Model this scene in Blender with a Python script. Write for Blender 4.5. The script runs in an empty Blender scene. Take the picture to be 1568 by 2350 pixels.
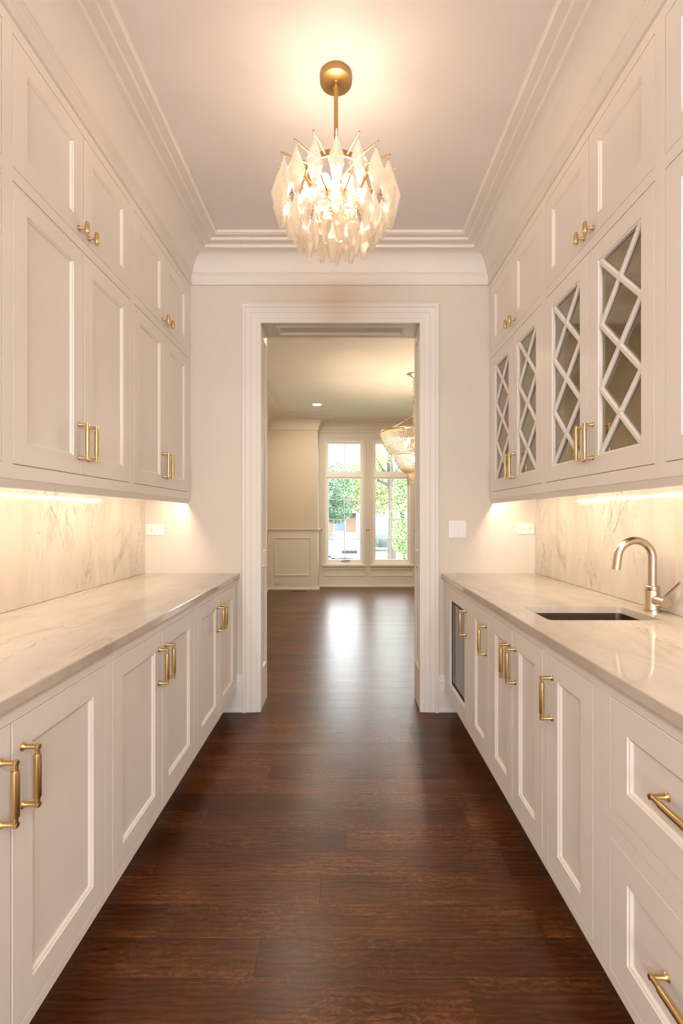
import bpy, bmesh, math, random
from mathutils import Vector, Matrix
random.seed(7)
PI = math.pi
scene = bpy.context.scene
COL = scene.collection

# ------------------------------------------------------------------ camera
EYE = 1.2856
cam_d = bpy.data.cameras.new('camera')
cam = bpy.data.objects.new('camera', cam_d)
COL.objects.link(cam)
cam.location = (0, 0, EYE)
cam.rotation_euler = (PI / 2, 0, 0)
cam_d.sensor_fit = 'HORIZONTAL'
cam_d.sensor_width = 24.0
cam_d.lens = 17.0
cam_d.shift_x = -8.0 / 1568
cam_d.shift_y = 11.8 / 1568
cam_d.clip_start = 0.02
cam_d.clip_end = 300
scene.camera = cam

# ------------------------------------------------------------------ world, sun, exposure
scene.view_settings.view_transform = 'Standard'
scene.view_settings.look = 'None'
scene.view_settings.gamma = 1.0
scene.view_settings.use_curve_mapping = False
scene.view_settings.exposure = 0.04
scene.cycles.transparent_max_bounces = 40
scene.cycles.max_bounces = 10
scene.cycles.diffuse_bounces = 5
scene.cycles.sample_clamp_indirect = 6.0
scene.cycles.adaptive_threshold = 0.02
scene.cycles.caustics_reflective = False
scene.cycles.caustics_refractive = False
SKY = 12.0
W = bpy.data.worlds.new('sky')
scene.world = W
W.use_nodes = True
bg = W.node_tree.nodes['Background']
bg.inputs[0].default_value = (0.93, 0.97, 1.0, 1)
bg.inputs[1].default_value = SKY

def light(name, kind, loc, energy, color=(1, 1, 1), rot=(0, 0, 0), **kw):
    d = bpy.data.lights.new(name, kind)
    d.energy = energy
    d.color = color
    for k, v in kw.items():
        setattr(d, k, v)
    o = bpy.data.objects.new(name, d)
    COL.objects.link(o)
    o.location = loc
    o.rotation_euler = rot
    return o

sun = light('sun', 'SUN', (0, 0, 30), 6.0, (1.0, 0.93, 0.80), (math.radians(38), math.radians(-38), 0), angle=0.02)

def portal(name, loc, rot, sx, sy):
    o = light(name, 'AREA', loc, 1.0, rot=rot, shape='RECTANGLE', size=sx, size_y=sy)
    o.data.cycles.is_portal = True
    return o
portal('kitchen_window_portal', (0.0, -4.55, 1.5), (PI / 2, 0, 0), 2.4, 1.9)
portal('dining_window_portal', (0.85, 9.02, 1.56), (-PI / 2, 0, 0), 2.6, 2.35)

WARM = (1.0, 0.70, 0.42)
# added fill lights in the unseen kitchen behind the camera, without fixtures
for i, (x, y) in enumerate(((-1.2, -1.2), (1.2, -1.2), (-1.2, -3.0), (1.2, -3.0))):
    light('kitchen_fill_light', 'AREA', (x, y, 3.03), 36, (1.0, 0.86, 0.76), shape='DISK', size=0.22)

# added fill hung lower behind the camera, brightening wall cabinets and ceiling
for x in (-0.7, 0.7):
    light('kitchen_low_fill_light', 'POINT', (x, -1.7, 2.15), 62, (1.0, 0.85, 0.74), shadow_soft_size=0.14)
# dining room: first is the recessed lamp modelled further down, other three added fill
for x, y in ((-0.442, 7.61), (2.2, 7.61), (-0.442, 4.6), (2.2, 4.6)):
    light('dining_lamp_and_fill', 'AREA', (x, y, 3.045), 18, (1.0, 0.83, 0.62), shape='DISK', size=0.13)

# ------------------------------------------------------------------ materials
def new_mat(name):
    m = bpy.data.materials.new(name)
    m.use_nodes = True
    nt = m.node_tree
    return m, nt, nt.nodes['Principled BSDF']

def N(nt, kind, **kw):
    n = nt.nodes.new(kind)
    for k, v in kw.items():
        if k == 'inp':
            for i, val in v.items():
                n.inputs[i].default_value = val
        else:
            setattr(n, k, v)
    return n

def ramp(nt, stops, src=None):
    r = nt.nodes.new('ShaderNodeValToRGB')
    cr = r.color_ramp
    while len(cr.elements) < len(stops):
        cr.elements.new(0.5)
    for e, (p, c) in zip(cr.elements, stops):
        e.position = p
        e.color = (*c, 1) if len(c) == 3 else c
    if src is not None:
        nt.links.new(src, r.inputs[0])
    return r

def paint(name, col, rough=0.4, var=0.02, bump=0.0, spec=0.5):
    m, nt, p = new_mat(name)
    tc = N(nt, 'ShaderNodeTexCoord')
    ns = N(nt, 'ShaderNodeTexNoise', inp={'Scale': 3.0, 'Detail': 4.0})
    nt.links.new(tc.outputs['Object'], ns.inputs['Vector'])
    a = tuple(max(0, c * (1 - var)) for c in col)
    b = tuple(min(1, c * (1 + var)) for c in col)
    r = ramp(nt, [(0.3, a), (0.7, b)], ns.outputs['Fac'])
    nt.links.new(r.outputs[0], p.inputs['Base Color'])
    p.inputs['Roughness'].default_value = rough
    p.inputs['Specular IOR Level'].default_value = spec
    if bump:
        n2 = N(nt, 'ShaderNodeTexNoise', inp={'Scale': 350.0, 'Detail': 2.0})
        nt.links.new(tc.outputs['Object'], n2.inputs['Vector'])
        bp = N(nt, 'ShaderNodeBump', inp={'Strength': bump, 'Distance': 0.001})
        nt.links.new(n2.outputs['Fac'], bp.inputs['Height'])
        nt.links.new(bp.outputs[0], p.inputs['Normal'])
    return m

def metal(name, col, rough, aniso_scale=None):
    m, nt, p = new_mat(name)
    tc = N(nt, 'ShaderNodeTexCoord')
    ns = N(nt, 'ShaderNodeTexNoise', inp={'Scale': 220.0, 'Detail': 3.0})
    mp = N(nt, 'ShaderNodeMapping', inp={'Scale': (1, 1, 0.06)})
    nt.links.new(tc.outputs['Object'], mp.inputs[0])
    nt.links.new(mp.outputs[0], ns.inputs['Vector'])
    r = ramp(nt, [(0.3, tuple(c * 0.93 for c in col)), (0.7, col)], ns.outputs['Fac'])
    nt.links.new(r.outputs[0], p.inputs['Base Color'])
    p.inputs['Metallic'].default_value = 1.0
    p.inputs['Roughness'].default_value = rough
    return m

def emit(name, col, strength):
    m, nt, p = new_mat(name)
    p.inputs['Base Color'].default_value = (*col, 1)
    p.inputs['Emission Color'].default_value = (*col, 1)
    p.inputs['Emission Strength'].default_value = strength
    return m

M = {}
M['cabinet'] = paint('cabinet_paint', (0.855, 0.81, 0.765), 0.42, 0.008, spec=0.28)
M['trim'] = paint('trim_paint', (0.77, 0.735, 0.69), 0.50, 0.008, spec=0.14)
M['wall'] = paint('wall_paint', (0.68, 0.625, 0.555), 0.65, 0.012, 0.05, spec=0.25)
M['ceiling'] = paint('ceiling_paint', (0.76, 0.735, 0.72), 0.8, 0.01, spec=0.15)
M['dining_wall'] = paint('dining_wall_paint', (0.62, 0.555, 0.455), 0.65, 0.012, spec=0.25)
M['dining_trim'] = paint('dining_trim_paint', (0.68, 0.63, 0.55), 0.4, 0.008, spec=0.3)
M['dark'] = paint('dark_recess', (0.05, 0.045, 0.04), 0.7)
M['black'] = paint('black_trim', (0.012, 0.011, 0.010), 0.6)
M['plastic'] = paint('white_plastic', (0.84, 0.83, 0.80), 0.3, 0.004)
M['slot'] = paint('slot_dark', (0.08, 0.075, 0.07), 0.5)
M['brass'] = metal('satin_brass', (0.70, 0.50, 0.23), 0.30)
M['brass_fix'] = metal('aged_brass', (0.62, 0.41, 0.17), 0.32)
M['nickel'] = metal('champagne_nickel', (0.70, 0.58, 0.44), 0.27)
M['steel'] = metal('sink_steel', (0.26, 0.20, 0.15), 0.33)
M['gold'] = metal('soft_gold', (0.80, 0.58, 0.30), 0.3)

def mirror_mat():
    m, nt, p = new_mat('antiqued_glass')
    tc = N(nt, 'ShaderNodeTexCoord')
    ns = N(nt, 'ShaderNodeTexNoise', inp={'Scale': 9.0, 'Detail': 6.0, 'Roughness': 0.65})
    nt.links.new(tc.outputs['Object'], ns.inputs['Vector'])
    r = ramp(nt, [(0.3, (0.27, 0.235, 0.17)), (0.7, (0.36, 0.315, 0.24))], ns.outputs['Fac'])
    nt.links.new(r.outputs[0], p.inputs['Base Color'])
    p.inputs['Metallic'].default_value = 0.85
    p.inputs['Roughness'].default_value = 0.09
    return m
M['mirror'] = mirror_mat()

def dark_glass():
    m, nt, p = new_mat('dark_fridge_glass')
    tc = N(nt, 'ShaderNodeTexCoord')
    ns = N(nt, 'ShaderNodeTexNoise', inp={'Scale': 4.0, 'Detail': 2.0})
    nt.links.new(tc.outputs['Object'], ns.inputs['Vector'])
    r = ramp(nt, [(0.3, (0.10, 0.075, 0.055)), (0.7, (0.15, 0.115, 0.085))], ns.outputs['Fac'])
    nt.links.new(r.outputs[0], p.inputs['Base Color'])
    p.inputs['Roughness'].default_value = 0.03
    p.inputs['Metallic'].default_value = 0.6
    return m
M['fridge_glass'] = dark_glass()

def clear_glass(name, tint=(1, 1, 1), rim=(0.55, 0.5, 0.42), refl=1.0, glow=0.0, blend=0.25):
    """thin clear sheet glass: straight-through transmission with fresnel reflection; glow = share of frosted scatter"""
    m = bpy.data.materials.new(name)
    m.use_nodes = True
    nt = m.node_tree
    nt.nodes.clear()
    out = N(nt, 'ShaderNodeOutputMaterial')
    tr = N(nt, 'ShaderNodeBsdfTransparent')
    tr.inputs[0].default_value = (*tint, 1)
    gl = N(nt, 'ShaderNodeBsdfGlossy')
    gl.inputs['Roughness'].default_value = 0.02
    lw = N(nt, 'ShaderNodeLayerWeight', inp={'Blend': blend})
    ns = N(nt, 'ShaderNodeTexNoise', inp={'Scale': 60.0})
    bp = N(nt, 'ShaderNodeBump', inp={'Strength': 0.02, 'Distance': 0.001})
    nt.links.new(ns.outputs['Fac'], bp.inputs['Height'])
    nt.links.new(bp.outputs[0], gl.inputs['Normal'])
    mx = N(nt, 'ShaderNodeMixShader')
    nt.links.new(lw.outputs['Fresnel'], mx.inputs[0])
    nt.links.new(tr.outputs[0], mx.inputs[1])
    nt.links.new(gl.outputs[0], mx.inputs[2])
    last = mx
    if glow:
        df = N(nt, 'ShaderNodeBsdfTranslucent')
        df.inputs[0].default_value = (1.0, 0.95, 0.86, 1)
        d2 = N(nt, 'ShaderNodeBsdfDiffuse')
        d2.inputs[0].default_value = (1.0, 0.95, 0.86, 1)
        ad = N(nt, 'ShaderNodeMixShader')
        ad.inputs[0].default_value = 0.5
        nt.links.new(df.outputs[0], ad.inputs[1])
        nt.links.new(d2.outputs[0], ad.inputs[2])
        mt = N(nt, 'ShaderNodeMath', operation='MULTIPLY_ADD', inp={1: 0.65, 2: glow})
        nt.links.new(lw.outputs['Facing'], mt.inputs[0])
        pw = N(nt, 'ShaderNodeMath', operation='POWER', inp={1: 3.0})
        nt.links.new(lw.outputs['Facing'], pw.inputs[0])
        nt.links.new(pw.outputs[0], mt.inputs[0])
        m2 = N(nt, 'ShaderNodeMixShader')
        nt.links.new(mt.outputs[0], m2.inputs[0])
        nt.links.new(mx.outputs[0], m2.inputs[1])
        nt.links.new(ad.outputs[0], m2.inputs[2])
        last = m2
    nt.links.new(last.outputs[0], out.inputs[0])
    return m
M['window_glass'] = clear_glass('window_glass', (0.97, 0.98, 0.97), blend=0.12)
def drop_mat():
    m = bpy.data.materials.new('faceted_drop_glass')
    m.use_nodes = True
    nt = m.node_tree
    nt.nodes.clear()
    out = N(nt, 'ShaderNodeOutputMaterial')
    tr = N(nt, 'ShaderNodeBsdfTransparent')
    tr.inputs[0].default_value = (0.99, 0.975, 0.95, 1)
    gl = N(nt, 'ShaderNodeBsdfGlass', inp={'Roughness': 0.03, 'IOR': 1.46})
    gl.inputs[0].default_value = (1.0, 0.99, 0.97, 1)
    ns = N(nt, 'ShaderNodeTexNoise', inp={'Scale': 45.0, 'Detail': 2.0})
    bp = N(nt, 'ShaderNodeBump', inp={'Strength': 0.12, 'Distance': 0.002})
    nt.links.new(ns.outputs['Fac'], bp.inputs['Height'])
    nt.links.new(bp.outputs[0], gl.inputs['Normal'])
    m1 = N(nt, 'ShaderNodeMixShader', inp={0: 0.22})
    nt.links.new(tr.outputs[0], m1.inputs[1])
    nt.links.new(gl.outputs[0], m1.inputs[2])
    df = N(nt, 'ShaderNodeBsdfTranslucent')
    df.inputs[0].default_value = (1.0, 0.96, 0.88, 1)
    d2 = N(nt, 'ShaderNodeBsdfDiffuse')
    d2.inputs[0].default_value = (1.0, 0.96, 0.88, 1)
    ad = N(nt, 'ShaderNodeMixShader', inp={0: 0.5})
    nt.links.new(df.outputs[0], ad.inputs[1])
    nt.links.new(d2.outputs[0], ad.inputs[2])
    m2 = N(nt, 'ShaderNodeMixShader', inp={0: 0.22})
    nt.links.new(m1.outputs[0], m2.inputs[1])
    nt.links.new(ad.outputs[0], m2.inputs[2])
    nt.links.new(m2.outputs[0], out.inputs[0])
    return m
M['drop_glass'] = drop_mat()

def wood_mat():
    m, nt, p = new_mat('stained_oak_plank')
    tc = N(nt, 'ShaderNodeTexCoord')
    oi = N(nt, 'ShaderNodeObjectInfo')
    off = N(nt, 'ShaderNodeVectorMath', operation='SCALE')
    cmb = N(nt, 'ShaderNodeCombineXYZ')
    for i in range(3):
        nt.links.new(oi.outputs['Random'], cmb.inputs[i])
    nt.links.new(cmb.outputs[0], off.inputs[0])
    off.inputs['Scale'].default_value = 37.0
    add = N(nt, 'ShaderNodeVectorMath', operation='ADD')
    nt.links.new(tc.outputs['Object'], add.inputs[0])
    nt.links.new(off.outputs[0], add.inputs[1])
    # long fine pores
    m1 = N(nt, 'ShaderNodeMapping', inp={'Scale': (5.0, 120.0, 1.0)})
    nt.links.new(add.outputs[0], m1.inputs[0])
    n1 = N(nt, 'ShaderNodeTexNoise', inp={'Scale': 1.0, 'Detail': 5.0, 'Roughness': 0.6, 'Distortion': 0.3})
    nt.links.new(m1.outputs[0], n1.inputs['Vector'])
    # wavy figure
    m2 = N(nt, 'ShaderNodeMapping', inp={'Scale': (1.6, 5.0, 1.0)})
    nt.links.new(add.outputs[0], m2.inputs[0])
    w2 = N(nt, 'ShaderNodeTexWave', wave_type='BANDS', bands_direction='Y',
           inp={'Scale': 3.2, 'Distortion': 9.0, 'Detail': 3.0, 'Detail Scale': 1.3, 'Detail Roughness': 0.6})
    nt.links.new(m2.outputs[0], w2.inputs['Vector'])
    # ray flecks: short curly strokes, in patches
    wp = N(nt, 'ShaderNodeTexNoise', inp={'Scale': 7.0, 'Detail': 3.0, 'Roughness': 0.55})
    nt.links.new(add.outputs[0], wp.inputs['Vector'])
    wsub = N(nt, 'ShaderNodeVectorMath', operation='MULTIPLY_ADD')
    nt.links.new(wp.outputs['Color'], wsub.inputs[0])
    wsub.inputs[1].default_value = (0.16, 0.06, 0.0)
    nt.links.new(add.outputs[0], wsub.inputs[2])
    m3 = N(nt, 'ShaderNodeMapping', inp={'Scale': (48.0, 115.0, 1.0), 'Rotation': (0, 0, 0.5)})
    nt.links.new(wsub.outputs[0], m3.inputs[0])
    n3 = N(nt, 'ShaderNodeTexNoise', inp={'Scale': 1.0, 'Detail': 2.5, 'Distortion': 0.9})
    nt.links.new(m3.outputs[0], n3.inputs['Vector'])
    fl_ = N(nt, 'ShaderNodeMapRange', inp={1: 0.40, 2: 0.66, 3: 0.0, 4: 1.0})
    nt.links.new(n3.outputs['Fac'], fl_.inputs[0])
    mpx = N(nt, 'ShaderNodeMapping', inp={'Scale': (1.6, 7.0, 1.0)})
    nt.links.new(add.outputs[0], mpx.inputs[0])
    npx = N(nt, 'ShaderNodeTexNoise', inp={'Scale': 1.0, 'Detail': 1.0})
    nt.links.new(mpx.outputs[0], npx.inputs['Vector'])
    pm = N(nt, 'ShaderNodeMapRange', inp={1: 0.40, 2: 0.62, 3: 0.12, 4: 1.0})
    nt.links.new(npx.outputs['Fac'], pm.inputs[0])
    flk = N(nt, 'ShaderNodeMath', operation='MULTIPLY')
    nt.links.new(fl_.outputs[0], flk.inputs[0])
    nt.links.new(pm.outputs[0], flk.inputs[1])
    m4 = N(nt, 'ShaderNodeMapping', inp={'Scale': (2.0, 6.0, 1.0)})
    nt.links.new(add.outputs[0], m4.inputs[0])
    n4 = N(nt, 'ShaderNodeTexNoise', inp={'Scale': 1.0, 'Detail': 2.0})
    nt.links.new(m4.outputs[0], n4.inputs['Vector'])
    def mul(a, k):
        q = N(nt, 'ShaderNodeMath', operation='MULTIPLY', inp={1: k})
        nt.links.new(a, q.inputs[0])
        return q.outputs[0]
    def plus(a, b):
        q = N(nt, 'ShaderNodeMath', operation='ADD')
        nt.links.new(a, q.inputs[0])
        nt.links.new(b, q.inputs[1])
        return q.outputs[0]
    s = plus(plus(mul(n1.outputs['Fac'], 0.30), mul(w2.outputs['Fac'], 0.10)),
             plus(mul(flk.outputs[0], 0.20), mul(n4.outputs['Fac'], 0.42)))
    rp = ramp(nt, [(0.28, (0.038, 0.0112, 0.0034)), (0.48, (0.083, 0.0270, 0.0080)), (0.72, (0.205, 0.078, 0.026))], s)
    rb = ramp(nt, [(0.0, (0.74, 0.72, 0.70)), (0.5, (1, 1, 1)), (1.0, (1.16, 1.15, 1.12))], oi.outputs['Random'])
    mx = N(nt, 'ShaderNodeMix', data_type='RGBA', blend_type='MULTIPLY')
    mx.inputs[0].default_value = 1.0
    nt.links.new(rp.outputs[0], mx.inputs[6])
    nt.links.new(rb.outputs[0], mx.inputs[7])
    nt.links.new(mx.outputs[2], p.inputs['Base Color'])
    rr = N(nt, 'ShaderNodeMapRange', inp={1: 0.3, 2: 0.8, 3: 0.27, 4: 0.36})
    nt.links.new(n1.outputs['Fac'], rr.inputs[0])
    nt.links.new(rr.outputs[0], p.inputs['Roughness'])
    bp = N(nt, 'ShaderNodeBump', inp={'Strength': 0.06, 'Distance': 0.001})
    nt.links.new(n1.outputs['Fac'], bp.inputs['Height'])
    nt.links.new(bp.outputs[0], p.inputs['Normal'])
    p.inputs['Specular IOR Level'].default_value = 0.27
    return m
M['wood'] = wood_mat()

def stone_mat(name, axis, k=1.0):
    """quartzite slab; axis = stretch of the veins in object space"""
    m, nt, p = new_mat(name)
    tc = N(nt, 'ShaderNodeTexCoord')
    mp = N(nt, 'ShaderNodeMapping', inp={'Scale': axis})
    nt.links.new(tc.outputs['Object'], mp.inputs[0])
    V = mp.outputs[0]
    def noise(scale, detail=6.0, rough=0.6, dist=0.0, src=V):
        n = N(nt, 'ShaderNodeTexNoise', inp={'Scale': scale, 'Detail': detail, 'Roughness': rough, 'Distortion': dist})
        nt.links.new(src, n.inputs['Vector'])
        return n.outputs['Fac']
    def mixc(fac, a, b, mode='MIX'):
        x = N(nt, 'ShaderNodeMix', data_type='RGBA', blend_type=mode)
        if hasattr(fac, 'links'):
            nt.links.new(fac, x.inputs[0])
        else:
            x.inputs[0].default_value = fac
        for v, i in ((a, 6), (b, 7)):
            if hasattr(v, 'links'):
                nt.links.new(v, x.inputs[i])
            else:
                x.inputs[i].default_value = (*v, 1)
        return x.outputs[2]
    cloud = noise(1.6, 5, 0.55, 0.6)
    base = ramp(nt, [(0.28, (0.49, 0.43, 0.365)), (0.48, (0.61, 0.55, 0.48)), (0.70, (0.68, 0.625, 0.56))], cloud).outputs[0]
    # grey smoky zones
    zone = ramp(nt, [(0.54, (0, 0, 0)), (0.74, (1, 1, 1))], noise(2.1, 7, 0.68, 1.2)).outputs[0]
    zf = N(nt, 'ShaderNodeMath', operation='MULTIPLY', inp={1: 0.55 * k})
    nt.links.new(zone, zf.inputs[0])
    c1 = mixc(zf.outputs[0], base, (0.28, 0.25, 0.22))
    # thin cracks: |noise-0.5| small
    def veins(scale, dist, width, seedoff):
        ad = N(nt, 'ShaderNodeVectorMath', operation='ADD')
        ad.inputs[1].default_value = seedoff
        nt.links.new(V, ad.inputs[0])
        n = noise(scale, 7, 0.62, dist, ad.outputs[0])
        s = N(nt, 'ShaderNodeMath', operation='SUBTRACT', inp={1: 0.5})
        nt.links.new(n, s.inputs[0])
        a = N(nt, 'ShaderNodeMath', operation='ABSOLUTE')
        nt.links.new(s.outputs[0], a.inputs[0])
        return ramp(nt, [(0.0, (1, 1, 1)), (width, (0, 0, 0))], a.outputs[0]).outputs[0]
    gate = ramp(nt, [(0.46, (0, 0, 0)), (0.62, (1, 1, 1))], noise(1.1, 3, 0.5)).outputs[0]
    v1 = N(nt, 'ShaderNodeMath', operation='MULTIPLY')
    nt.links.new(veins(1.3, 1.5, 0.012, (3, 1, 7)), v1.inputs[0])
    nt.links.new(gate, v1.inputs[1])
    v1b = N(nt, 'ShaderNodeMath', operation='MULTIPLY', inp={1: k})
    nt.links.new(v1.outputs[0], v1b.inputs[0])
    c2 = mixc(v1b.outputs[0], c1, (0.29, 0.24, 0.19))
    g2 = ramp(nt, [(0.50, (0, 0, 0)), (0.66, (1, 1, 1))], noise(1.7, 3, 0.5, 0.0)).outputs[0]
    v2 = N(nt, 'ShaderNodeMath', operation='MULTIPLY')
    nt.links.new(veins(4.2, 2.2, 0.022, (11, 5, 2)), v2.inputs[0])
    nt.links.new(g2, v2.inputs[1])
    v2b = N(nt, 'ShaderNodeMath', operation='MULTIPLY', inp={1: 0.65 * k})
    nt.links.new(v2.outputs[0], v2b.inputs[0])
    c3 = mixc(v2b.outputs[0], c2, (0.36, 0.31, 0.26))
    # specks
    sp = ramp(nt, [(0.69, (0, 0, 0)), (0.74, (1, 1, 1))], noise(26.0, 4, 0.7)).outputs[0]
    spg = N(nt, 'ShaderNodeMath', operation='MULTIPLY')
    nt.links.new(sp, spg.inputs[0])
    nt.links.new(zone, spg.inputs[1])
    c4 = mixc(spg.outputs[0], c3, (0.22, 0.19, 0.16))
    nt.links.new(c4, p.inputs['Base Color'])
    p.inputs['Roughness'].default_value = 0.07
    p.inputs['Specular IOR Level'].default_value = 0.5
    return m
M['slab_v'] = stone_mat('quartzite_backsplash', (1.0, 2.3, 0.85))
M['slab_h'] = stone_mat('quartzite_counter', (2.2, 0.9, 1.0), 0.5)

# ------------------------------------------------------------------ mesh helpers
def fin(bm, smooth=None):
    bmesh.ops.remove_doubles(bm, verts=bm.verts, dist=1e-6)
    bmesh.ops.recalc_face_normals(bm, faces=bm.faces)

def root_of(o):
    while o.parent:
        o = o.parent
    return o

def tag(o, label=None, cat=None, group=None, kind=None):
    if label: o['label'] = label
    if cat: o['category'] = cat
    if group: o['group'] = group
    if kind: o['kind'] = kind
    return o

def empty(name, loc, label=None, cat=None, group=None, kind=None):
    o = bpy.data.objects.new(name, None)
    COL.objects.link(o)
    o.location = loc
    o.empty_display_size = 0.05
    return tag(o, label, cat, group, kind)

def obj(name, bm, mat, parent=None, smooth=None, local=False, loc=None, label=None, recalc=True):
    """bm in world coordinates; a child is stored in its root's frame, a top-level mesh around its own base"""
    if recalc:
        fin(bm)
    if parent is not None:
        off = Vector((0, 0, 0)) if local else root_of(parent).location.copy()
    else:
        xs = [v.co.x for v in bm.verts]; ys = [v.co.y for v in bm.verts]; zs = [v.co.z for v in bm.verts]
        off = Vector(((min(xs) + max(xs)) / 2, (min(ys) + max(ys)) / 2, min(zs)))
    for v in bm.verts:
        v.co -= off
    me = bpy.data.meshes.new(name)
    bm.to_mesh(me)
    bm.free()
    for m in (mat if isinstance(mat, (list, tuple)) else [mat]):
        me.materials.append(M[m] if isinstance(m, str) else m)
    if smooth:
        me.polygons.foreach_set('use_smooth', [True] * len(me.polygons))
        me.set_sharp_from_angle(angle=math.radians(smooth))
    o = bpy.data.objects.new(name, me)
    COL.objects.link(o)
    if parent is not None:
        o.parent = parent
        if loc: o.location = loc
    else:
        o.location = off
    if label: o['label'] = label
    return o

def inst(name, me, parent, loc, rot=(0, 0, 0), scale=(1, 1, 1)):
    o = bpy.data.objects.new(name, me)
    COL.objects.link(o)
    o.parent = parent
    o.location = loc
    o.rotation_euler = rot
    o.scale = scale
    return o

def box(bm, x0, x1, y0, y1, z0, z1, T=None):
    P = [(x, y, z) for z in (z0, z1) for y in (y0, y1) for x in (x0, x1)]
    vs = [bm.verts.new(T(*p) if T else p) for p in P]
    for f in ((0, 2, 3, 1), (4, 5, 7, 6), (0, 1, 5, 4), (2, 6, 7, 3), (0, 4, 6, 2), (1, 3, 7, 5)):
        bm.faces.new([vs[i] for i in f])
    return vs

def bbox(bm, x0, x1, y0, y1, z0, z1, b=0.002, T=None):
    """bevelled box"""
    t = bmesh.new()
    box(t, x0, x1, y0, y1, z0, z1)
    bmesh.ops.bevel(t, geom=list(t.edges), offset=b, segments=1, affect='EDGES')
    join(bm, t, T)

def join(bm, t, T=None):
    mp = {}
    for v in t.verts:
        mp[v] = bm.verts.new(T(*v.co) if T else v.co)
    for f in t.faces:
        bm.faces.new([mp[v] for v in f.verts])
    t.free()

def frame(d):
    d = d.normalized()
    a = Vector((0, 0, 1)) if abs(d.z) < 0.9 else Vector((1, 0, 0))
    u = d.cross(a).normalized()
    return u, d.cross(u).normalized()

def lathe(bm, org, axis, prof, n=16, T=None):
    """prof: [(radius, distance along axis)]; ends close when radius is 0, otherwise capped"""
    org = Vector(org); d = Vector(axis).normalized()
    u, v = frame(d)
    rings = []
    for r, t in prof:
        c = org + d * t
        ring = []
        for i in range(n):
            a = 2 * PI * i / n
            q = c + (u * math.cos(a) + v * math.sin(a)) * max(r, 1e-5)
            ring.append(bm.verts.new(T(*q) if T else q))
        rings.append(ring)
    for a, b in zip(rings, rings[1:]):
        for i in range(n):
            j = (i + 1) % n
            bm.faces.new((a[i], a[j], b[j], b[i]))
    bm.faces.new(rings[0][::-1])
    bm.faces.new(rings[-1])

def rod(bm, p0, p1, r, n=12, r1=None, T=None):
    p0 = Vector(p0); p1 = Vector(p1)
    lathe(bm, p0, p1 - p0, [(r, 0), (r if r1 is None else r1, (p1 - p0).length)], n, T)

def tube(bm, pts, r, n=14):
    pts = [Vector(p) for p in pts]
    rs = r if isinstance(r, (list, tuple)) else [r] * len(pts)
    d0 = (pts[1] - pts[0]).normalized()
    u, v = frame(d0)
    rings = []
    for i, p in enumerate(pts):
        d = (pts[min(i + 1, len(pts) - 1)] - pts[max(i - 1, 0)]).normalized()
        u = (u - d * u.dot(d)).normalized()
        w = d.cross(u)
        rings.append([bm.verts.new(p + (u * math.cos(2 * PI * k / n) + w * math.sin(2 * PI * k / n)) * rs[i]) for k in range(n)])
    for a, b in zip(rings, rings[1:]):
        for k in range(n):
            j = (k + 1) % n
            bm.faces.new((a[k], a[j], b[j], b[k]))
    bm.faces.new(rings[0][::-1])
    bm.faces.new(rings[-1])

def ball(bm, c, r, n=10, m=6, sz=1.0):
    prof = [(r * math.sin(PI * k / m), -r * sz * math.cos(PI * k / m)) for k in range(m + 1)]
    lathe(bm, c, (0, 0, 1), prof, n)

def rings_rect(bm, u0, u1, v0, v1, loops, T, close=False):
    """nested rectangles: loops = [(inset, w)]"""
    prev = None
    for ins, w in loops:
        c = [(u0 + ins, v0 + ins), (u1 - ins, v0 + ins), (u1 - ins, v1 - ins), (u0 + ins, v1 - ins)]
        ring = [bm.verts.new(T(a, b, w)) for a, b in c]
        if prev:
            for i in range(4):
                j = (i + 1) % 4
                bm.faces.new((prev[i], prev[j], ring[j], ring[i]))
        prev = ring
    if close:
        bm.faces.new(prev)

def sweep(bm, path, prof, T, closed=False, close_prof=True):
    """sweep a profile [(o, h)] along a 2D path; o is the offset to the path's left, mitred; T(a, b, h) -> 3D"""
    n = len(path)
    P = [Vector(p) for p in path]
    def nrm(a, b):
        d = (b - a).normalized()
        return Vector((-d.y, d.x))
    offs = []
    for i in range(n):
        if closed or 0 < i < n - 1:
            n0 = nrm(P[i - 1], P[i]); n1 = nrm(P[i], P[(i + 1) % n])
            m = (n0 + n1).normalized()
            offs.append(m / max(0.2, m.dot(n0)))
        elif i == 0:
            offs.append(nrm(P[0], P[1]))
        else:
            offs.append(nrm(P[-2], P[-1]))
    rows = []
    for p, q in zip(P, offs):
        rows.append([bm.verts.new(T(p.x + q.x * o, p.y + q.y * o, h)) for o, h in prof])
    k = len(prof)
    segs = list(zip(rows, rows[1:])) + ([(rows[-1], rows[0])] if closed else [])
    for a, b in segs:
        for i in range(k if close_prof else k - 1):
            j = (i + 1) % k
            bm.faces.new((a[i], a[j], b[j], b[i]))
    if not closed and close_prof:
        bm.faces.new(rows[0][::-1])
        bm.faces.new(rows[-1])

def WORLD(x, y, z): return (x, y, z)

# ------------------------------------------------------------------ main dimensions (metres)
D = 3.207            # end wall of the pantry, seen from the camera at y = 0
DB = 3.467           # its dining side
XWL, XWR = -1.3255, 1.259     # faces of the stone on the side walls
XUL, XUR = -1.025, 0.956      # faces of the wall cabinets
XBL, XBR = -0.7145, 0.656     # faces of the base cabinets
CEIL = 3.05
DX0, DX1, DZ = -0.5545, 0.4938, 2.567     # cased opening
Y0 = 0.56            # near end of the pantry walls

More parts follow.
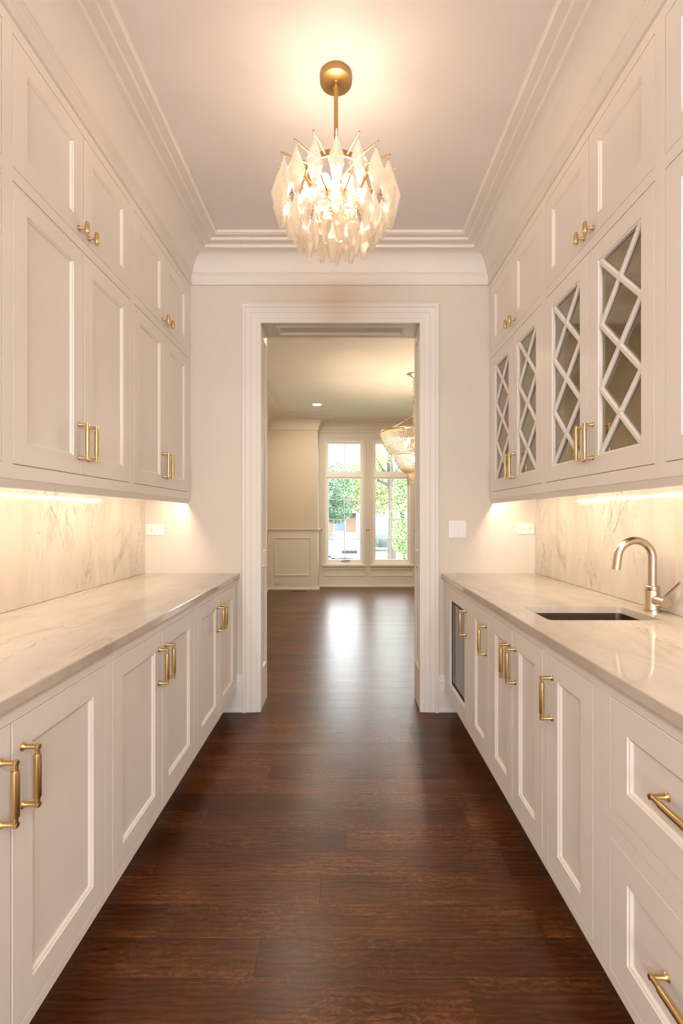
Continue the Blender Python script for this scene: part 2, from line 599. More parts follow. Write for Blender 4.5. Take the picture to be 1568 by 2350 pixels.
# ------------------------------------------------------------------ floor and its planks
bm = bmesh.new()
box(bm, -3.4, 4.2, -4.7, 9.2, -0.30, -0.014)
floor = tag(obj('floor', bm, 'dark'), kind='structure')
PW = 0.1279
plank_cache = {}
def plank_mesh(L):
    L = round(L, 3)
    if L not in plank_cache:
        b = bmesh.new()
        bbox(b, -L / 2 + 0.0001, L / 2 - 0.0001, -PW / 2 + 0.0001, PW / 2 - 0.0001, -0.014, 0.0, 0.0004)
        fin(b)
        me = bpy.data.meshes.new('plank')
        b.to_mesh(me); b.free()
        me.materials.append(M['wood'])
        plank_cache[L] = me
    return plank_cache[L]
known = {-1: 0.003, -3: -0.0855, -5: -0.256, -6: 0.338, 3: -0.38, 1: 0.55, -2: -0.7, 0: -0.6, 2: 0.25, 4: 0.42, -4: 0.62, -7: -0.45}
fl = floor.location
r = 0
rp = random.Random(3)
for r in range(-11, 55):
    yc = 1.9917 + PW * (r + 0.5)
    xa, xb = (-1.36, 1.30) if yc < 3.34 else (-1.42, 3.05)
    if yc > 8.92: break
    js = [known.get(r, rp.uniform(-0.9, 0.6))]
    x = js[0]
    while x > xa + 0.4:
        x -= rp.uniform(0.9, 1.9); js.append(x)
    x = js[0]
    while x < xb - 0.4:
        x += rp.uniform(0.9, 1.9); js.append(x)
    js = sorted(j for j in js if xa + 0.25 < j < xb - 0.25)
    ends = [xa] + js + [xb]
    for a, b in zip(ends, ends[1:]):
        inst('plank', plank_mesh(b - a), floor, (Vector(((a + b) / 2, yc, 0)) - fl))
# kitchen boards behind the camera
bm = bmesh.new()
box(bm, -3.3, 3.3, -4.6, 0.58, -0.014, 0.0)
o = obj('kitchen_boards', bm, 'wood', floor)

# ------------------------------------------------------------------ walls and ceilings
def wall(name, boxes, mat):
    b = bmesh.new()
    for q in boxes:
        box(b, *q)
    return tag(obj(name, b, mat), kind='structure')

wall('wall_left', [(-1.47, -1.3455, Y0, D, 0, CEIL)], 'wall')
wall('wall_right', [(1.279, 1.40, Y0, D, 0, CEIL)], 'wall')
wall('wall_end', [(-3.2, DX0 - 0.02, D, DB, 0, 3.3), (DX1 + 0.02, 4.0, D, DB, 0, 3.3), (DX0 - 0.02, DX1 + 0.02, D, DB, DZ + 0.02, 3.3)], 'wall')
wall('ceiling', [(-3.4, 3.4, -4.7, D, CEIL, 3.3)], 'ceiling')
# kitchen behind the camera, with a wide window in its far wall
wall('wall_kitchen', [(-3.4, -3.3, -4.7, Y0 + 0.1, 0, CEIL), (3.3, 3.4, -4.7, Y0 + 0.1, 0, CEIL),
                      (-3.3, -1.3455, Y0, Y0 + 0.1, 0, CEIL), (1.279, 3.3, Y0, Y0 + 0.1, 0, CEIL),
                      (-3.3, -1.2, -4.7, -4.6, 0, CEIL), (1.2, 3.3, -4.7, -4.6, 0, CEIL),
                      (-1.2, 1.2, -4.7, -4.6, 0, 0.55), (-1.2, 1.2, -4.7, -4.6, 2.45, CEIL)], 'wall')
# soffit fill above the wall cabinets
# dining room
DC = 3.06
XDL, YF, XB, YB = -1.37, 8.591, -0.481, 8.93      # left wall, far wall, bay corner, bay wall
XDR = 3.1
WIN = [(-0.363, 0.338), (0.5105, 1.2115), (1.384, 2.085)]
WZ0, WZ1 = 0.4134, 2.699
wall('wall_dining_left', [(XDL - 0.15, XDL, DB, YF, 0, 3.3)], 'dining_wall')
wall('wall_dining_right', [(XDR, XDR + 0.15, DB, 9.2, 0, 3.3)], 'dining_wall')
wall('wall_dining_far', [(XDL - 0.15, XB, YF, YB + 0.2, 0, 3.3)], 'dining_wall')
bx = [(XB, WIN[0][0], YB, YB + 0.2, 0, 3.3), (WIN[2][1], XDR, YB, YB + 0.2, 0, 3.3)]
for (a, b), (c, d) in zip(WIN, WIN[1:]):
    bx.append((b, c, YB, YB + 0.2, 0, 3.3))
for a, b in WIN:
    bx.append((a, b, YB, YB + 0.2, 0, WZ0)); bx.append((a, b, YB, YB + 0.2, WZ1, 3.3))
wall('wall_bay', bx, 'dining_trim')
wall('ceiling_dining', [(-1.6, 3.3, DB, 9.2, DC, 3.3)], 'ceiling')

# ------------------------------------------------------------------ crown mouldings
def TZ(a, b, h): return (a, b, h)
def cove(o0, z0, o1, z1, n=10):
    return [(o1 - (o1 - o0) * math.cos(PI / 2 * k / n), z0 + (z1 - z0) * math.sin(PI / 2 * k / n)) for k in range(n + 1)]
prof = [(-0.02, 2.818), (0.010, 2.818), (0.015, 2.822), (0.017, 2.830), (0.013, 2.838), (0.011, 2.844), (0.011, 2.880), (0.016, 2.884), (0.018, 2.890), (0.024, 2.893)]
prof += cove(0.026, 2.897, 0.126, 2.998)
prof += [(0.136, 2.998), (0.136, 3.012), (0.142, 3.016), (0.186, 3.016), (0.190, 3.020), (0.190, 3.030), (0.226, 3.030), (0.230, 3.034), (0.236, 3.036), (0.236, 3.06), (-0.02, 3.06)]
bm = bmesh.new()
sweep(bm, [(XUR, Y0), (XUR, D), (XUL, D), (XUL, Y0)], prof, TZ)
tag(obj('trim_1', bm, 'trim', smooth=30), 'white cove crown moulding around the pantry ceiling', kind='structure')
prof2 = [(-0.02, 2.835), (0.012, 2.835), (0.018, 2.842), (0.018, 2.852), (0.012, 2.858), (0.012, 2.888), (0.02, 2.894), (0.022, 2.90)]
prof2 += cove(0.024, 2.905, 0.150, 3.022)
prof2 += [(0.162, 3.022), (0.162, 3.036), (0.275, 3.036), (0.280, 3.042), (0.280, 3.048), (0.395, 3.048), (0.402, 3.052), (0.402, 3.07), (-0.02, 3.07)]
bm = bmesh.new()
sweep(bm, [(XDR, YB), (XB, YB), (XB, YF), (XDL, YF), (XDL, DB)], prof2, TZ)
tag(obj('trim_2', bm, 'dining_trim', smooth=30), 'cove crown moulding jogging around the dining room bay', kind='structure')

# ------------------------------------------------------------------ door casing, jamb panels, baseboards
def TCAS(a, b, h): return (a, D - h, b)
cas = [(0, 0), (0, 0.013), (0.004, 0.016), (0.026, 0.016), (0.029, 0.019), (0.062, 0.020), (0.066, 0.024), (0.072, 0.021), (0.098, 0.023), (0.102, 0.030), (0.112, 0.032), (0.121, 0.030), (0.121, 0)]
bm = bmesh.new()
sweep(bm, [(DX0, 0.0), (DX0, DZ), (DX1, DZ), (DX1, 0.0)], cas, TCAS)
tag(obj('trim_3', bm, 'trim', smooth=25), 'white stepped casing around the pantry opening', kind='structure')

def panel_plate(name, u0, u1, v0, v1, openings, T, parent, mat='trim', th=0.014):
    """a boarded face with recessed moulded panels; openings along v share u-inset"""
    ins = openings[0][0]
    b = bmesh.new()
    box(b, u0, u0 + ins, v0, v1, 0, th, T)
    box(b, u1 - ins, u1, v0, v1, 0, th, T)
    vs = v0
    for (_, a, c) in openings:
        box(b, u0 + ins, u1 - ins, vs, a, 0, th, T)
        vs = c
    box(b, u0 + ins, u1 - ins, vs, v1, 0, th, T)
    o = obj(name, b, mat, parent)
    for (_, a, c) in openings:
        b = bmesh.new()
        rings_rect(b, u0 + ins, u1 - ins, a, c, [(0, 0.0), (0, th + 0.003), (0.006, th + 0.004), (0.012, th - 0.002), (0.02, 0.005), (0.024, 0.004)], T, close=True)
        obj('panel', b, mat, parent)
    return o
jam = empty('door_1', ((DX0 + DX1) / 2, D, 0), 'white panelled jambs lining the opening to the dining room', kind='structure')
def TJL(u, v, w): return (DX0 - 0.018 + w, u, v)
def TJR(u, v, w): return (DX1 + 0.018 - w, u, v)
def TJT(u, v, w): return (v, u, DZ + 0.018 - w)
panel_plate('jamb', D + 0.002, DB, 0, DZ + 0.01, [(0.05, 0.26, 0.955), (0.05, 1.045, 2.50)], TJL, jam)
panel_plate('jamb', D + 0.002, DB, 0, DZ + 0.01, [(0.05, 0.26, 0.955), (0.05, 1.045, 2.50)], TJR, jam)
panel_plate('soffit', D + 0.002, DB, DX0 - 0.01, DX1 + 0.01, [(0.055, DX0 + 0.09, DX1 - 0.09)], TJT, jam)

base_prof = [(0, 0), (0.022, 0), (0.022, 0.012), (0.018, 0.024), (0.016, 0.028), (0.016, 0.190), (0.019, 0.194), (0.019, 0.202), (0.013, 0.208), (0.012, 0.226), (0.007, 0.232), (0.006, 0.243), (0, 0.243)]
def baseboard(name, path, mat='trim', prof=base_prof):
    b = bmesh.new()
    sweep(b, path, prof, TZ)
    return tag(obj(name, b, mat, smooth=25), kind='structure')
baseboard('baseboard_left', [(DX0 - 0.122, D), (XBL - 0.12, D)])
baseboard('baseboard_right', [(XBR + 0.12, D), (DX1 + 0.122, D)])
dprof = [(0, 0), (0.028, 0), (0.028, 0.02), (0.018, 0.03), (0.016, 0.035), (0.016, 0.05), (0.0, 0.05)]
baseboard('baseboard_dining', [(XDR, YB), (XB, YB), (XB, YF), (XDL, YF), (XDL, DB)], 'dining_trim', dprof)
# chair rail and wainscot of the dining room
chair = [(0, 1.045), (0.010, 1.048), (0.014, 1.056), (0.030, 1.062), (0.032, 1.070), (0.026, 1.076), (0, 1.078)]
bm = bmesh.new()
for path in ([(WIN[0][0] - 0.045, YB), (XB, YB), (XB, YF), (XDL, YF), (XDL, DB)], [(WIN[1][0] - 0.045, YB), (WIN[0][1] + 0.045, YB)], [(WIN[2][0] - 0.045, YB), (WIN[1][1] + 0.045, YB)]):
    sweep(bm, path, chair, TZ)
tag(obj('trim_4', bm, 'dining_trim', smooth=25), 'chair rail above the dining room wainscot', kind='structure')
bm = bmesh.new()
box(bm, XDL, XB, YF - 0.006, YF, 0.03, 1.05)
wains = tag(obj('trim_5', bm, 'dining_trim'), 'white wainscot with square panel left of the bay windows', kind='structure')
def TFW(y):
    return lambda u, v, w: (u, y - w, v)
bm = bmesh.new()
rings_rect(bm, -1.253, -0.603, 0.248, 0.921, [(0, 0.006), (0, 0.016), (0.008, 0.018), (0.018, 0.013), (0.024, 0.007), (0.024, 0.0065)], TFW(YF), close=False)
obj('panel_moulding', bm, 'dining_trim', wains)
bm = bmesh.new()
rings_rect(bm, XB + 0.03, WIN[0][0] - 0.0, 0, 0, [(0, 0)], TFW(YB)) if False else None
for a, b in WIN:
    rings_rect(bm, a - 0.04, b + 0.04, 0.20, 0.33, [(0, 0.0), (0, 0.008), (0.01, 0.010), (0.02, 0.002), (0.02, 0.0)], TFW(YB))
tag(obj('trim_6', bm, 'dining_trim'), 'flat apron panels under the bay windows', kind='structure')

# ------------------------------------------------------------------ bay windows
def TWIN(u, v, w): return (u, YB - w, v)
def make_window(k, a, b):
    root = empty('window_%d' % k, ((a + b) / 2, YB, WZ0), kind='structure')
    # casing
    bm = bmesh.new()
    c = [(0, 0), (0, 0.014), (0.006, 0.018), (0.035, 0.018), (0.040, 0.024), (0.052, 0.024), (0.052, 0)]
    P = [(a, WZ0), (a, WZ1), (b, WZ1), (b, WZ0)]
    sweep(bm, P, c, TWIN)
    obj('window_casing', bm, 'dining_trim', root)
    bm = bmesh.new()
    bbox(bm, a - 0.06, b + 0.06, WZ0 - 0.035, WZ0, 0.0, 0.05, 0.005, TWIN)
    obj('window_sill', bm, 'dining_trim', root)
    zt0, zt1 = 2.025, 2.099
    bm = bmesh.new()
    rings_rect(bm, a, b, WZ0, WZ1, [(0, 0.0), (0.022, -0.002), (0.026, -0.03), (0.026, -0.12), (0, -0.12)], TWIN)
    box(bm, a + 0.02, b - 0.02, zt0, zt1, -0.11, -0.02, TWIN)
    obj('window_frame', bm, 'plastic', root)
    for (z0, z1, rows) in ((WZ0 + 0.026, zt0, 4), (zt1, WZ1 - 0.026, 1)):
        u0, u1 = a + 0.026, b - 0.026
        s = 0.032
        sb = 0.06 if rows == 4 else 0.032
        bm = bmesh.new()
        box(bm, u0, u0 + s, z0, z1, -0.09, -0.045, TWIN)
        box(bm, u1 - s, u1, z0, z1, -0.09, -0.045, TWIN)
        box(bm, u0 + s, u1 - s, z0, z0 + sb, -0.09, -0.045, TWIN)
        box(bm, u0 + s, u1 - s, z1 - s, z1, -0.09, -0.045, TWIN)
        sash = obj('sash', bm, 'plastic', root)
        gu0, gu1, gz0, gz1 = u0 + s, u1 - s, z0 + sb, z1 - s
        um = (gu0 + gu1) / 2
        bm = bmesh.new()
        box(bm, um - 0.008, um + 0.008, gz0, gz1, -0.078, -0.052, TWIN)
        obj('muntin', bm, 'plastic', sash)
        hh = (gz1 - gz0) / rows
        for i in range(1, rows):
            z = gz0 + hh * i
            for (q0, q1) in ((gu0, um - 0.008), (um + 0.008, gu1)):
                bm = bmesh.new()
                box(bm, q0, q1, z - 0.007, z + 0.007, -0.078, -0.052, TWIN)
                obj('muntin', bm, 'plastic', sash)
        for i in range(rows):
            for (q0, q1) in ((gu0, um - 0.008), (um + 0.008, gu1)):
                bm = bmesh.new()
                e0 = 0.007 if i > 0 else 0; e1 = 0.007 if i < rows - 1 else 0
                box(bm, q0, q1, gz0 + hh * i + e0, gz0 + hh * (i + 1) - e1, -0.068, -0.064, TWIN)
                obj('pane', bm, 'window_glass', sash)
    if k == 1:
        bm = bmesh.new()
        bbox(bm, (a + b) / 2 + 0.01, (a + b) / 2 + 0.10, WZ0 + 0.060, WZ0 + 0.072, -0.045, -0.02, 0.003, TWIN)
        bbox(bm, (a + b) / 2 - 0.06, (a + b) / 2 + 0.02, WZ0 + 0.052, WZ0 + 0.064, -0.045, -0.03, 0.003, TWIN)
        obj('crank_handle', bm, 'slot', root)
for k, (a, b) in enumerate(WIN, 1):
    make_window(k, a, b)

# ------------------------------------------------------------------ cabinets
def side(xface, s):
    """u along the run (world y), v height, w out of the face towards the aisle"""
    return lambda u, v, w: (xface + s * w, u, v)

def pull_mesh(T, uc, vc, horizontal=False, half=0.064):
    """bar pull with round posts and a thicker centre sleeve, standing on w = 0"""
    b = bmesh.new()
    def Q(t, c, w):        # t along the bar, c across
        return T(uc + t, vc + c, w) if horizontal else T(uc + c, vc + t, w)
    def L(prof, t, axis):
        n = 14
        rings = []
        for r, d in prof:
            ring = []
            for i in range(n):
                a = 2 * PI * i / n
                if axis == 'w':
                    ring.append(b.verts.new(Q(t + r * math.cos(a), r * math.sin(a), d)))
                else:
                    ring.append(b.verts.new(Q(d, r * math.cos(a), t + r * math.sin(a))))
            rings.append(ring)
        for p, q in zip(rings, rings[1:]):
            for i in range(n):
                j = (i + 1) % n
                b.faces.new((p[i], p[j], q[j], q[i]))
        b.faces.new(rings[0]); b.faces.new(rings[-1])
    WO = 0.033
    for t in (-half, half):
        L([(0.0098, 0.0), (0.0098, 0.002), (0.0075, 0.005), (0.0058, 0.009), (0.0056, WO + 0.0056)], t, 'w')
    e = half + 0.0056
    s = half * 0.70
    L([(0.0058, -e), (0.0058, -s - 0.003), (0.0078, -s - 0.003), (0.0084, -s), (0.0084, s), (0.0078, s + 0.003), (0.0058, s + 0.003), (0.0058, e)], WO, 't')
    return b

def knob_mesh(T, uc, vc):
    b = bmesh.new()
    n = 14
    def L(prof, axis, t=0.0):
        rings = []
        for r, d in prof:
            ring = []
            for i in range(n):
                a = 2 * PI * i / n
                p = (r * math.cos(a), r * math.sin(a), d) if axis == 'w' else (r * math.cos(a), d, t + r * math.sin(a))
                ring.append(b.verts.new(T(uc + p[0], vc + p[1], p[2])))
            rings.append(ring)
        for p, q in zip(rings, rings[1:]):
            for i in range(n):
                j = (i + 1) % n
                b.faces.new((p[i], p[j], q[j], q[i]))
        b.faces.new(rings[0]); b.faces.new(rings[-1])
    L([(0.0095, 0), (0.0095, 0.002), (0.006, 0.006), (0.0048, 0.009), (0.0048, 0.030)], 'w')
    L([(0.0065, -0.024), (0.0068, -0.019), (0.0085, -0.018), (0.0092, -0.016), (0.0092, 0.016), (0.0085, 0.018), (0.0068, 0.019), (0.0065, 0.024)], 't', 0.032)
    return b

ST = 0.068
GAP = 0.0023
TH = 0.020
def door(root, T, u0, u1, v0, v1, kind='panel', handle=None, name='door'):
    """inset shaker door. handle: ('pull', u, v) / ('hpull', u, v) / ('knob', u, v)"""
    u0 += GAP; u1 -= GAP; v0 += GAP; v1 -= GAP
    b = bmesh.new()
    if kind == 'panel':
        loops = [(0, -TH), (0, -0.0012), (0.0012, 0), (ST, 0), (ST + 0.0015, -0.003), (ST + 0.006, -0.0045), (ST + 0.0085, -0.0085), (ST + 0.0105, -0.0105), (ST + 0.0105, -TH)]
    else:
        loops = [(0, -TH), (0, -0.0012), (0.0012, 0), (ST, 0), (ST + 0.002, -0.003), (ST + 0.007, -0.005), (ST + 0.009, -0.013), (ST + 0.009, -TH)]
    rings_rect(b, u0, u1, v0, v1, loops + [loops[0]], T)
    d = obj(name, b, 'cabinet', root)
    i = ST + 0.009
    if kind == 'panel':
        b = bmesh.new()
        box(b, u0 + i, u1 - i, v0 + i, v1 - i, -0.016, -0.0103, T)
        obj('panel', b, 'cabinet', d)
    elif kind == 'fridge':
        b = bmesh.new()
        rings_rect(b, u0 + i, u1 - i, v0 + i, v1 - i, [(0, -0.018), (0, -0.012), (0.016, -0.012), (0.016, -0.018), (0, -0.018)], T)
        obj('gasket', b, 'black', d)
        b = bmesh.new()
        box(b, u0 + i + 0.016, u1 - i - 0.016, v0 + i + 0.016, v1 - i - 0.016, -0.018, -0.014, T)
        obj('glass_pane', b, 'fridge_glass', d, label='dark reflective glass')
    elif kind == 'lattice':
        a0, a1, c0, c1 = u0 + i, u1 - i, v0 + i, v1 - i
        um = (a0 + a1) / 2
        n = 3
        h = (c1 - c0) / n
        # panes between the bars
        polys = []
        for k in range(n):
            z0, z1, zm = c0 + h * k, c0 + h * (k + 1), c0 + h * (k + 0.5)
            polys += [[(a0, z0), (a0, z1), (um, zm)], [(a1, z0), (a1, z1), (um, zm)]]
        polys.append([(a0, c0), (a1, c0), (um, c0 + h / 2)])
        polys.append([(a0, c1), (a1, c1), (um, c1 - h / 2)])
        for k in range(1, n):
            z = c0 + h * k
            polys.append([(a0, z), (um, z - h / 2), (a1, z), (um, z + h / 2)])
        for poly in polys:
            b = bmesh.new()
            f = [b.verts.new(T(x, y, -0.0135)) for x, y in poly]
            g = [b.verts.new(T(x, y, -0.0175)) for x, y in poly]
            b.faces.new(f); b.faces.new(g[::-1])
            for q in range(len(f)):
                r_ = (q + 1) % len(f)
                b.faces.new((f[q], f[r_], g[r_], g[q]))
            obj('glass_pane', b, 'mirror', d)
        # crossing bars
        bw = 0.0105
        def bar(p, q, lift=0.0):
            p = Vector(p); q = Vector(q)
            dd = (q - p).normalized(); nn = Vector((-dd.y, dd.x))
            b = bmesh.new()
            rows = []
            for e in (p - dd * 0.004, q + dd * 0.004):
                rows.append([b.verts.new(T(e.x + nn.x * s, e.y + nn.y * s, w + lift)) for s, w in ((-bw, -0.0133), (-bw, -0.006), (-bw + 0.004, -0.0025), (bw - 0.004, -0.0025), (bw, -0.006), (bw, -0.0133))])
            for s in range(6):
                t = (s + 1) % 6
                b.faces.new((rows[0][s], rows[0][t], rows[1][t], rows[1][s]))
            b.faces.new(rows[0]); b.faces.new(rows[1])
            obj('lattice_bar', b, 'cabinet', d)
        for k in range(n):
            bar((a0, c0 + h * k), (a1, c0 + h * (k + 1)))
            bar((a0, c0 + h * (k + 1)), (a1, c0 + h * k), 0.0005)
    if handle:
        kd, hu, hv = handle[:3]
        w0 = handle[3] if len(handle) > 3 else 0.0
        T2 = (lambda u, v, w: T(u, v, w + w0))
        if kd == 'pull': hb = pull_mesh(T2, hu, hv)
        elif kd == 'hpull': hb = pull_mesh(T2, hu, hv, True, 0.096)
        else: hb = knob_mesh(T2, hu, hv)
        obj('handle' if kd != 'knob' else 'knob', hb, 'brass', d, smooth=35, label='satin brass ' + ('bar pull' if kd != 'knob' else 'T-shaped knob'))
    return d

def carcass(root, T, u0, u1, v0, v1, depth):
    b = bmesh.new()
    box(b, u0 + 0.0004, u1 - 0.0004, v0, v1, -depth, -TH - 0.002, T)
    obj('body', b, 'dark', root)

def face_frame(root, T, rects):
    b = bmesh.new()
    for (a, c, e, f) in rects:
        box(b, a, c, e, f, -TH, 0, T)
    obj('face_frame', b, 'cabinet', root)

BZ0, BZ1 = 0.140, 0.886      # base cabinet box
DBZ0, DBZ1 = 0.166, 0.8456   # base door opening
def base_cabinet(xf, s, u0, u1, o0, o1, label, doors=2, name='base_cabinet', kind='panel', handles=None, top=None):
    """o0..o1 = door opening along the run"""
    T = side(xf, s)
    depth = 0.58
    root = empty(name, (xf - s * depth / 2, (u0 + u1) / 2, 0), label, 'cabinet', 'base cabinets')
    carcass(root, T, u0, u1, BZ0, top or BZ1 - 0.001, depth)
    fr = [(u0, o0, BZ0, BZ1), (o1, u1, BZ0, BZ1), (o0, o1, BZ0, DBZ0), (o0, o1, DBZ1, BZ1)]
    b = bmesh.new()
    box(b, u0 + 0.001, u1 - 0.001, 0.0, BZ0, -0.115, -0.095, T)
    obj('toe_kick', b, 'cabinet', root)
    face_frame(root, T, fr)
    hz = 0.7135
    if doors == 2:
        m = (o0 + o1) / 2
        door(root, T, o0, m, DBZ0, DBZ1, kind, ('pull', m - 0.036, hz))
        door(root, T, m, o1, DBZ0, DBZ1, kind, ('pull', m + 0.036, hz))
    elif doors == 1:
        door(root, T, o0, o1, DBZ0, DBZ1, kind, ('pull', handles, hz))
    return root

base_cabinet(XBL, 1, 2.320, D - 0.003, 2.345, 3.152, 'white base cabinet nearest the doorway, below the left counter')
base_cabinet(XBL, 1, 1.4645, 2.320, 1.486, 2.296, 'white base cabinet in the middle of the left run')
base_cabinet(XBL, 1, 0.606, 1.4645, 0.628, 1.4445, 'white base cabinet closest to the viewer on the left')
base_cabinet(XBR, -1, 2.545, D - 0.003, 2.584, 3.104, 'white panelled wine fridge with dark glass door', 1, 'wine_fridge', 'fridge', 2.618)
base_cabinet(XBR, -1, 2.201, 2.545, 2.2146, 2.514, 'narrow white base cabinet next to the wine fridge', 1, handles=2.250)
base_cabinet(XBR, -1, 1.586, 2.201, 1.606, 2.188, 'white double-door base cabinet under the bar sink', top=0.69)
base_cabinet(XBR, -1, 1.2307, 1.586, 1.2774, 1.5644, 'white single-door base cabinet left of the drawers', 1, handles=1.5305)
# drawer unit
T = side(XBR, -1)
root = empty('drawer_cabinet', (XBR + 0.29, 0.9, 0), 'white two-drawer base cabinet with long brass pulls', 'cabinet', 'base cabinets')
ua, ub = 0.575, 1.2303
da, db = 0.610, 1.1964
carcass(root, T, ua, ub, BZ0, BZ1 - 0.001, 0.58)
b = bmesh.new(); box(b, ua, ub, 0, BZ0, -0.115, -0.095, T); obj('toe_kick', b, 'cabinet', root)
face_frame(root, T, [(ua, da, 0.5375, BZ1), (db, ub - 0.0008, 0.5375, BZ1), (da, db, 0.5375, 0.570), (da, db, DBZ1, BZ1)])
face_frame(root, T, [(ua, da, BZ0, 0.5355), (db, ub - 0.0008, BZ0, 0.5355), (da, db, BZ0, 0.170), (da, db, 0.499, 0.5355)])
door(root, T, da, db, 0.570, DBZ1, 'panel', ('hpull', 0.903, 0.708, -0.0103), 'drawer')
door(root, T, da, db, 0.170, 0.499, 'panel', ('hpull', 0.903, 0.336, -0.0103), 'drawer')

UZ0, UZ1 = 1.405, 2.818
U1a, U1b, U2a, U2b = 1.449, 2.325, 2.366, 2.779
def wall_cabinet(xf, s, u0, u1, o0, o1, label, lower='panel'):
    T = side(xf, s)
    depth = 0.30
    root = empty('wall_cabinet', (xf - s * depth / 2, (u0 + u1) / 2, UZ0), label, 'cabinet', 'wall cabinets')
    carcass(root, T, u0, u1, 1.43, UZ1, depth - 0.002)
    face_frame(root, T, [(u0, o0, UZ0, UZ1), (o1, u1, UZ0, UZ1), (o0, o1, UZ0, U1a), (o0, o1, U1b, U2a), (o0, o1, U2b, UZ1)])
    # light rail under the frame
    b = bmesh.new()
    P = [(0.0, UZ0), (-0.003, UZ0 - 0.002), (-0.013, UZ0 - 0.026), (-0.013, UZ0 - 0.028), (-0.022, UZ0 - 0.028), (-0.022, UZ0)]
    A = [b.verts.new(T(u0, v, w)) for w, v in P]; B = [b.verts.new(T(u1, v, w)) for w, v in P]
    for i in range(6):
        j = (i + 1) % 6
        b.faces.new((A[i], A[j], B[j], B[i]))
    b.faces.new(A); b.faces.new(B)
    obj('light_rail', b, 'cabinet', root)
    m = (o0 + o1) / 2
    hz = 1.578
    door(root, T, o0, m, U1a, U1b, lower, ('pull', m - 0.034, hz))
    door(root, T, m, o1, U1a, U1b, lower, ('pull', m + 0.034, hz))
    door(root, T, o0, m, U2a, U2b, 'panel', ('knob', m - 0.036, 2.398))
    door(root, T, m, o1, U2a, U2b, 'panel', ('knob', m + 0.036, 2.398))
    return root
runs = [(2.327, D - 0.003, 2.352, 3.160), (1.468, 2.327, 1.492, 2.306), (0.60, 1.468, 0.634, 1.446)]
wall_cabinet(XUL, 1, *runs[0], 'white wall cabinet beside the doorway on the left wall')
wall_cabinet(XUL, 1, *runs[1], 'white wall cabinet in the middle of the left wall')
wall_cabinet(XUL, 1, *runs[2], 'white wall cabinet cut off by the left picture edge')
wall_cabinet(XUR, -1, *runs[0], 'white wall cabinet with lattice glass doors beside the doorway', 'lattice')
wall_cabinet(XUR, -1, *runs[1], 'white wall cabinet with lattice glass doors above the bar sink', 'lattice')
wall_cabinet(XUR, -1, *runs[2], 'white solid-door wall cabinet cut off by the right picture edge')

# ------------------------------------------------------------------ counters, backsplashes, sink, tap
def rrect(x0, x1, y0, y1, r, n=5):
    pts = []
    for cx, cy, a in ((x1 - r, y1 - r, 0), (x0 + r, y1 - r, PI / 2), (x0 + r, y0 + r, PI), (x1 - r, y0 + r, 3 * PI / 2)):
        for k in range(n + 1):
            t = a + PI / 2 * k / n
            pts.append((cx + r * math.cos(t), cy + r * math.sin(t)))
    return pts
CT, CTH = 0.914, 0.028
def counter(x0, x1, y0, y1, hole, label):
    """front edge eased; hole = list of 2D points"""
    b = bmesh.new()
    def loop(pts, z):
        return [b.verts.new((x, y, z)) for x, y in pts]
    def edges(vs):
        return [b.edges.new((vs[i], vs[(i + 1) % len(vs)])) for i in range(len(vs))]
    def skin(a, c):
        for i in range(len(a)):
            j = (i + 1) % len(a)
            b.faces.new((a[i], a[j], c[j], c[i]))
    e = 0.004
    def rect(i): return [(x0 + i, y0 + i), (x1 - i, y0 + i), (x1 - i, y1 - i), (x0 + i, y1 - i)]
    top = loop(rect(e), CT); r1 = loop(rect(0.0012), CT - 0.0012); r2 = loop(rect(0), CT - e); r3 = loop(rect(0), CT - CTH)
    E = edges(top); E2 = edges(r3)
    if hole:
        h1 = loop(hole, CT); h2 = loop(hole, CT - CTH)
        E += edges(h1); E2 += edges(h2)
        bmesh.ops.triangle_fill(b, edges=E, use_beauty=True)
        bmesh.ops.triangle_fill(b, edges=E2, use_beauty=True)
        skin(h1, h2)
    else:
        b.faces.new(top); b.faces.new(r3)
    skin(top, r1); skin(r1, r2); skin(r2, r3)
    return tag(obj('countertop', b, 'slab_h'), label, 'countertop')
SX0, SX1, SY0, SY1 = 0.737, 1.147, 1.744, 2.017
counter(XWL, -0.6965, 0.60, D - 0.001, None, 'pale veined stone countertop on the left base cabinets')
counter(0.637, XWR, 0.57, D - 0.001, rrect(SX0, SX1, SY0, SY1, 0.02), 'pale veined stone countertop with bar sink on the right')
for xa, xb, y0, lab in ((XWL - 0.019, XWL, 0.60, 'veined stone backsplash slab on the left wall'), (XWR, XWR + 0.019, 0.57, 'veined stone backsplash slab behind the tap')):
    b = bmesh.new()
    box(b, xa, xb, y0, D - 0.001, CT + 0.0005, 1.4295)
    tag(obj('backsplash', b, 'slab_v'), lab, 'backsplash')

sink = empty('bar_sink', ((SX0 + SX1) / 2, (SY0 + SY1) / 2, 0.70), 'rectangular undermount steel bar sink in the right counter', 'sink')
b = bmesh.new()
zt = CT - CTH - 0.0005
L1 = rrect(SX0 - 0.02, SX1 + 0.02, SY0 - 0.02, SY1 + 0.02, 0.03)
L2 = rrect(SX0 - 0.004, SX1 + 0.004, SY0 - 0.004, SY1 + 0.004, 0.024)
L3 = rrect(SX0 + 0.004, SX1 - 0.004, SY0 + 0.004, SY1 - 0.004, 0.03)
L4 = rrect(SX0 + 0.02, SX1 - 0.02, SY0 + 0.02, SY1 - 0.02, 0.04)
rows = [[b.verts.new((x, y, z)) for x, y in L] for L, z in ((L1, zt), (L2, zt), (L2, zt - 0.003), (L3, 0.735), (L4, 0.718))]
for p, q in zip(rows, rows[1:]):
    for i in range(len(p)):
        j = (i + 1) % len(p)
        b.faces.new((p[i], p[j], q[j], q[i]))
b.faces.new(rows[-1])
obj('basin', b, 'steel', sink, smooth=30)
b = bmesh.new()
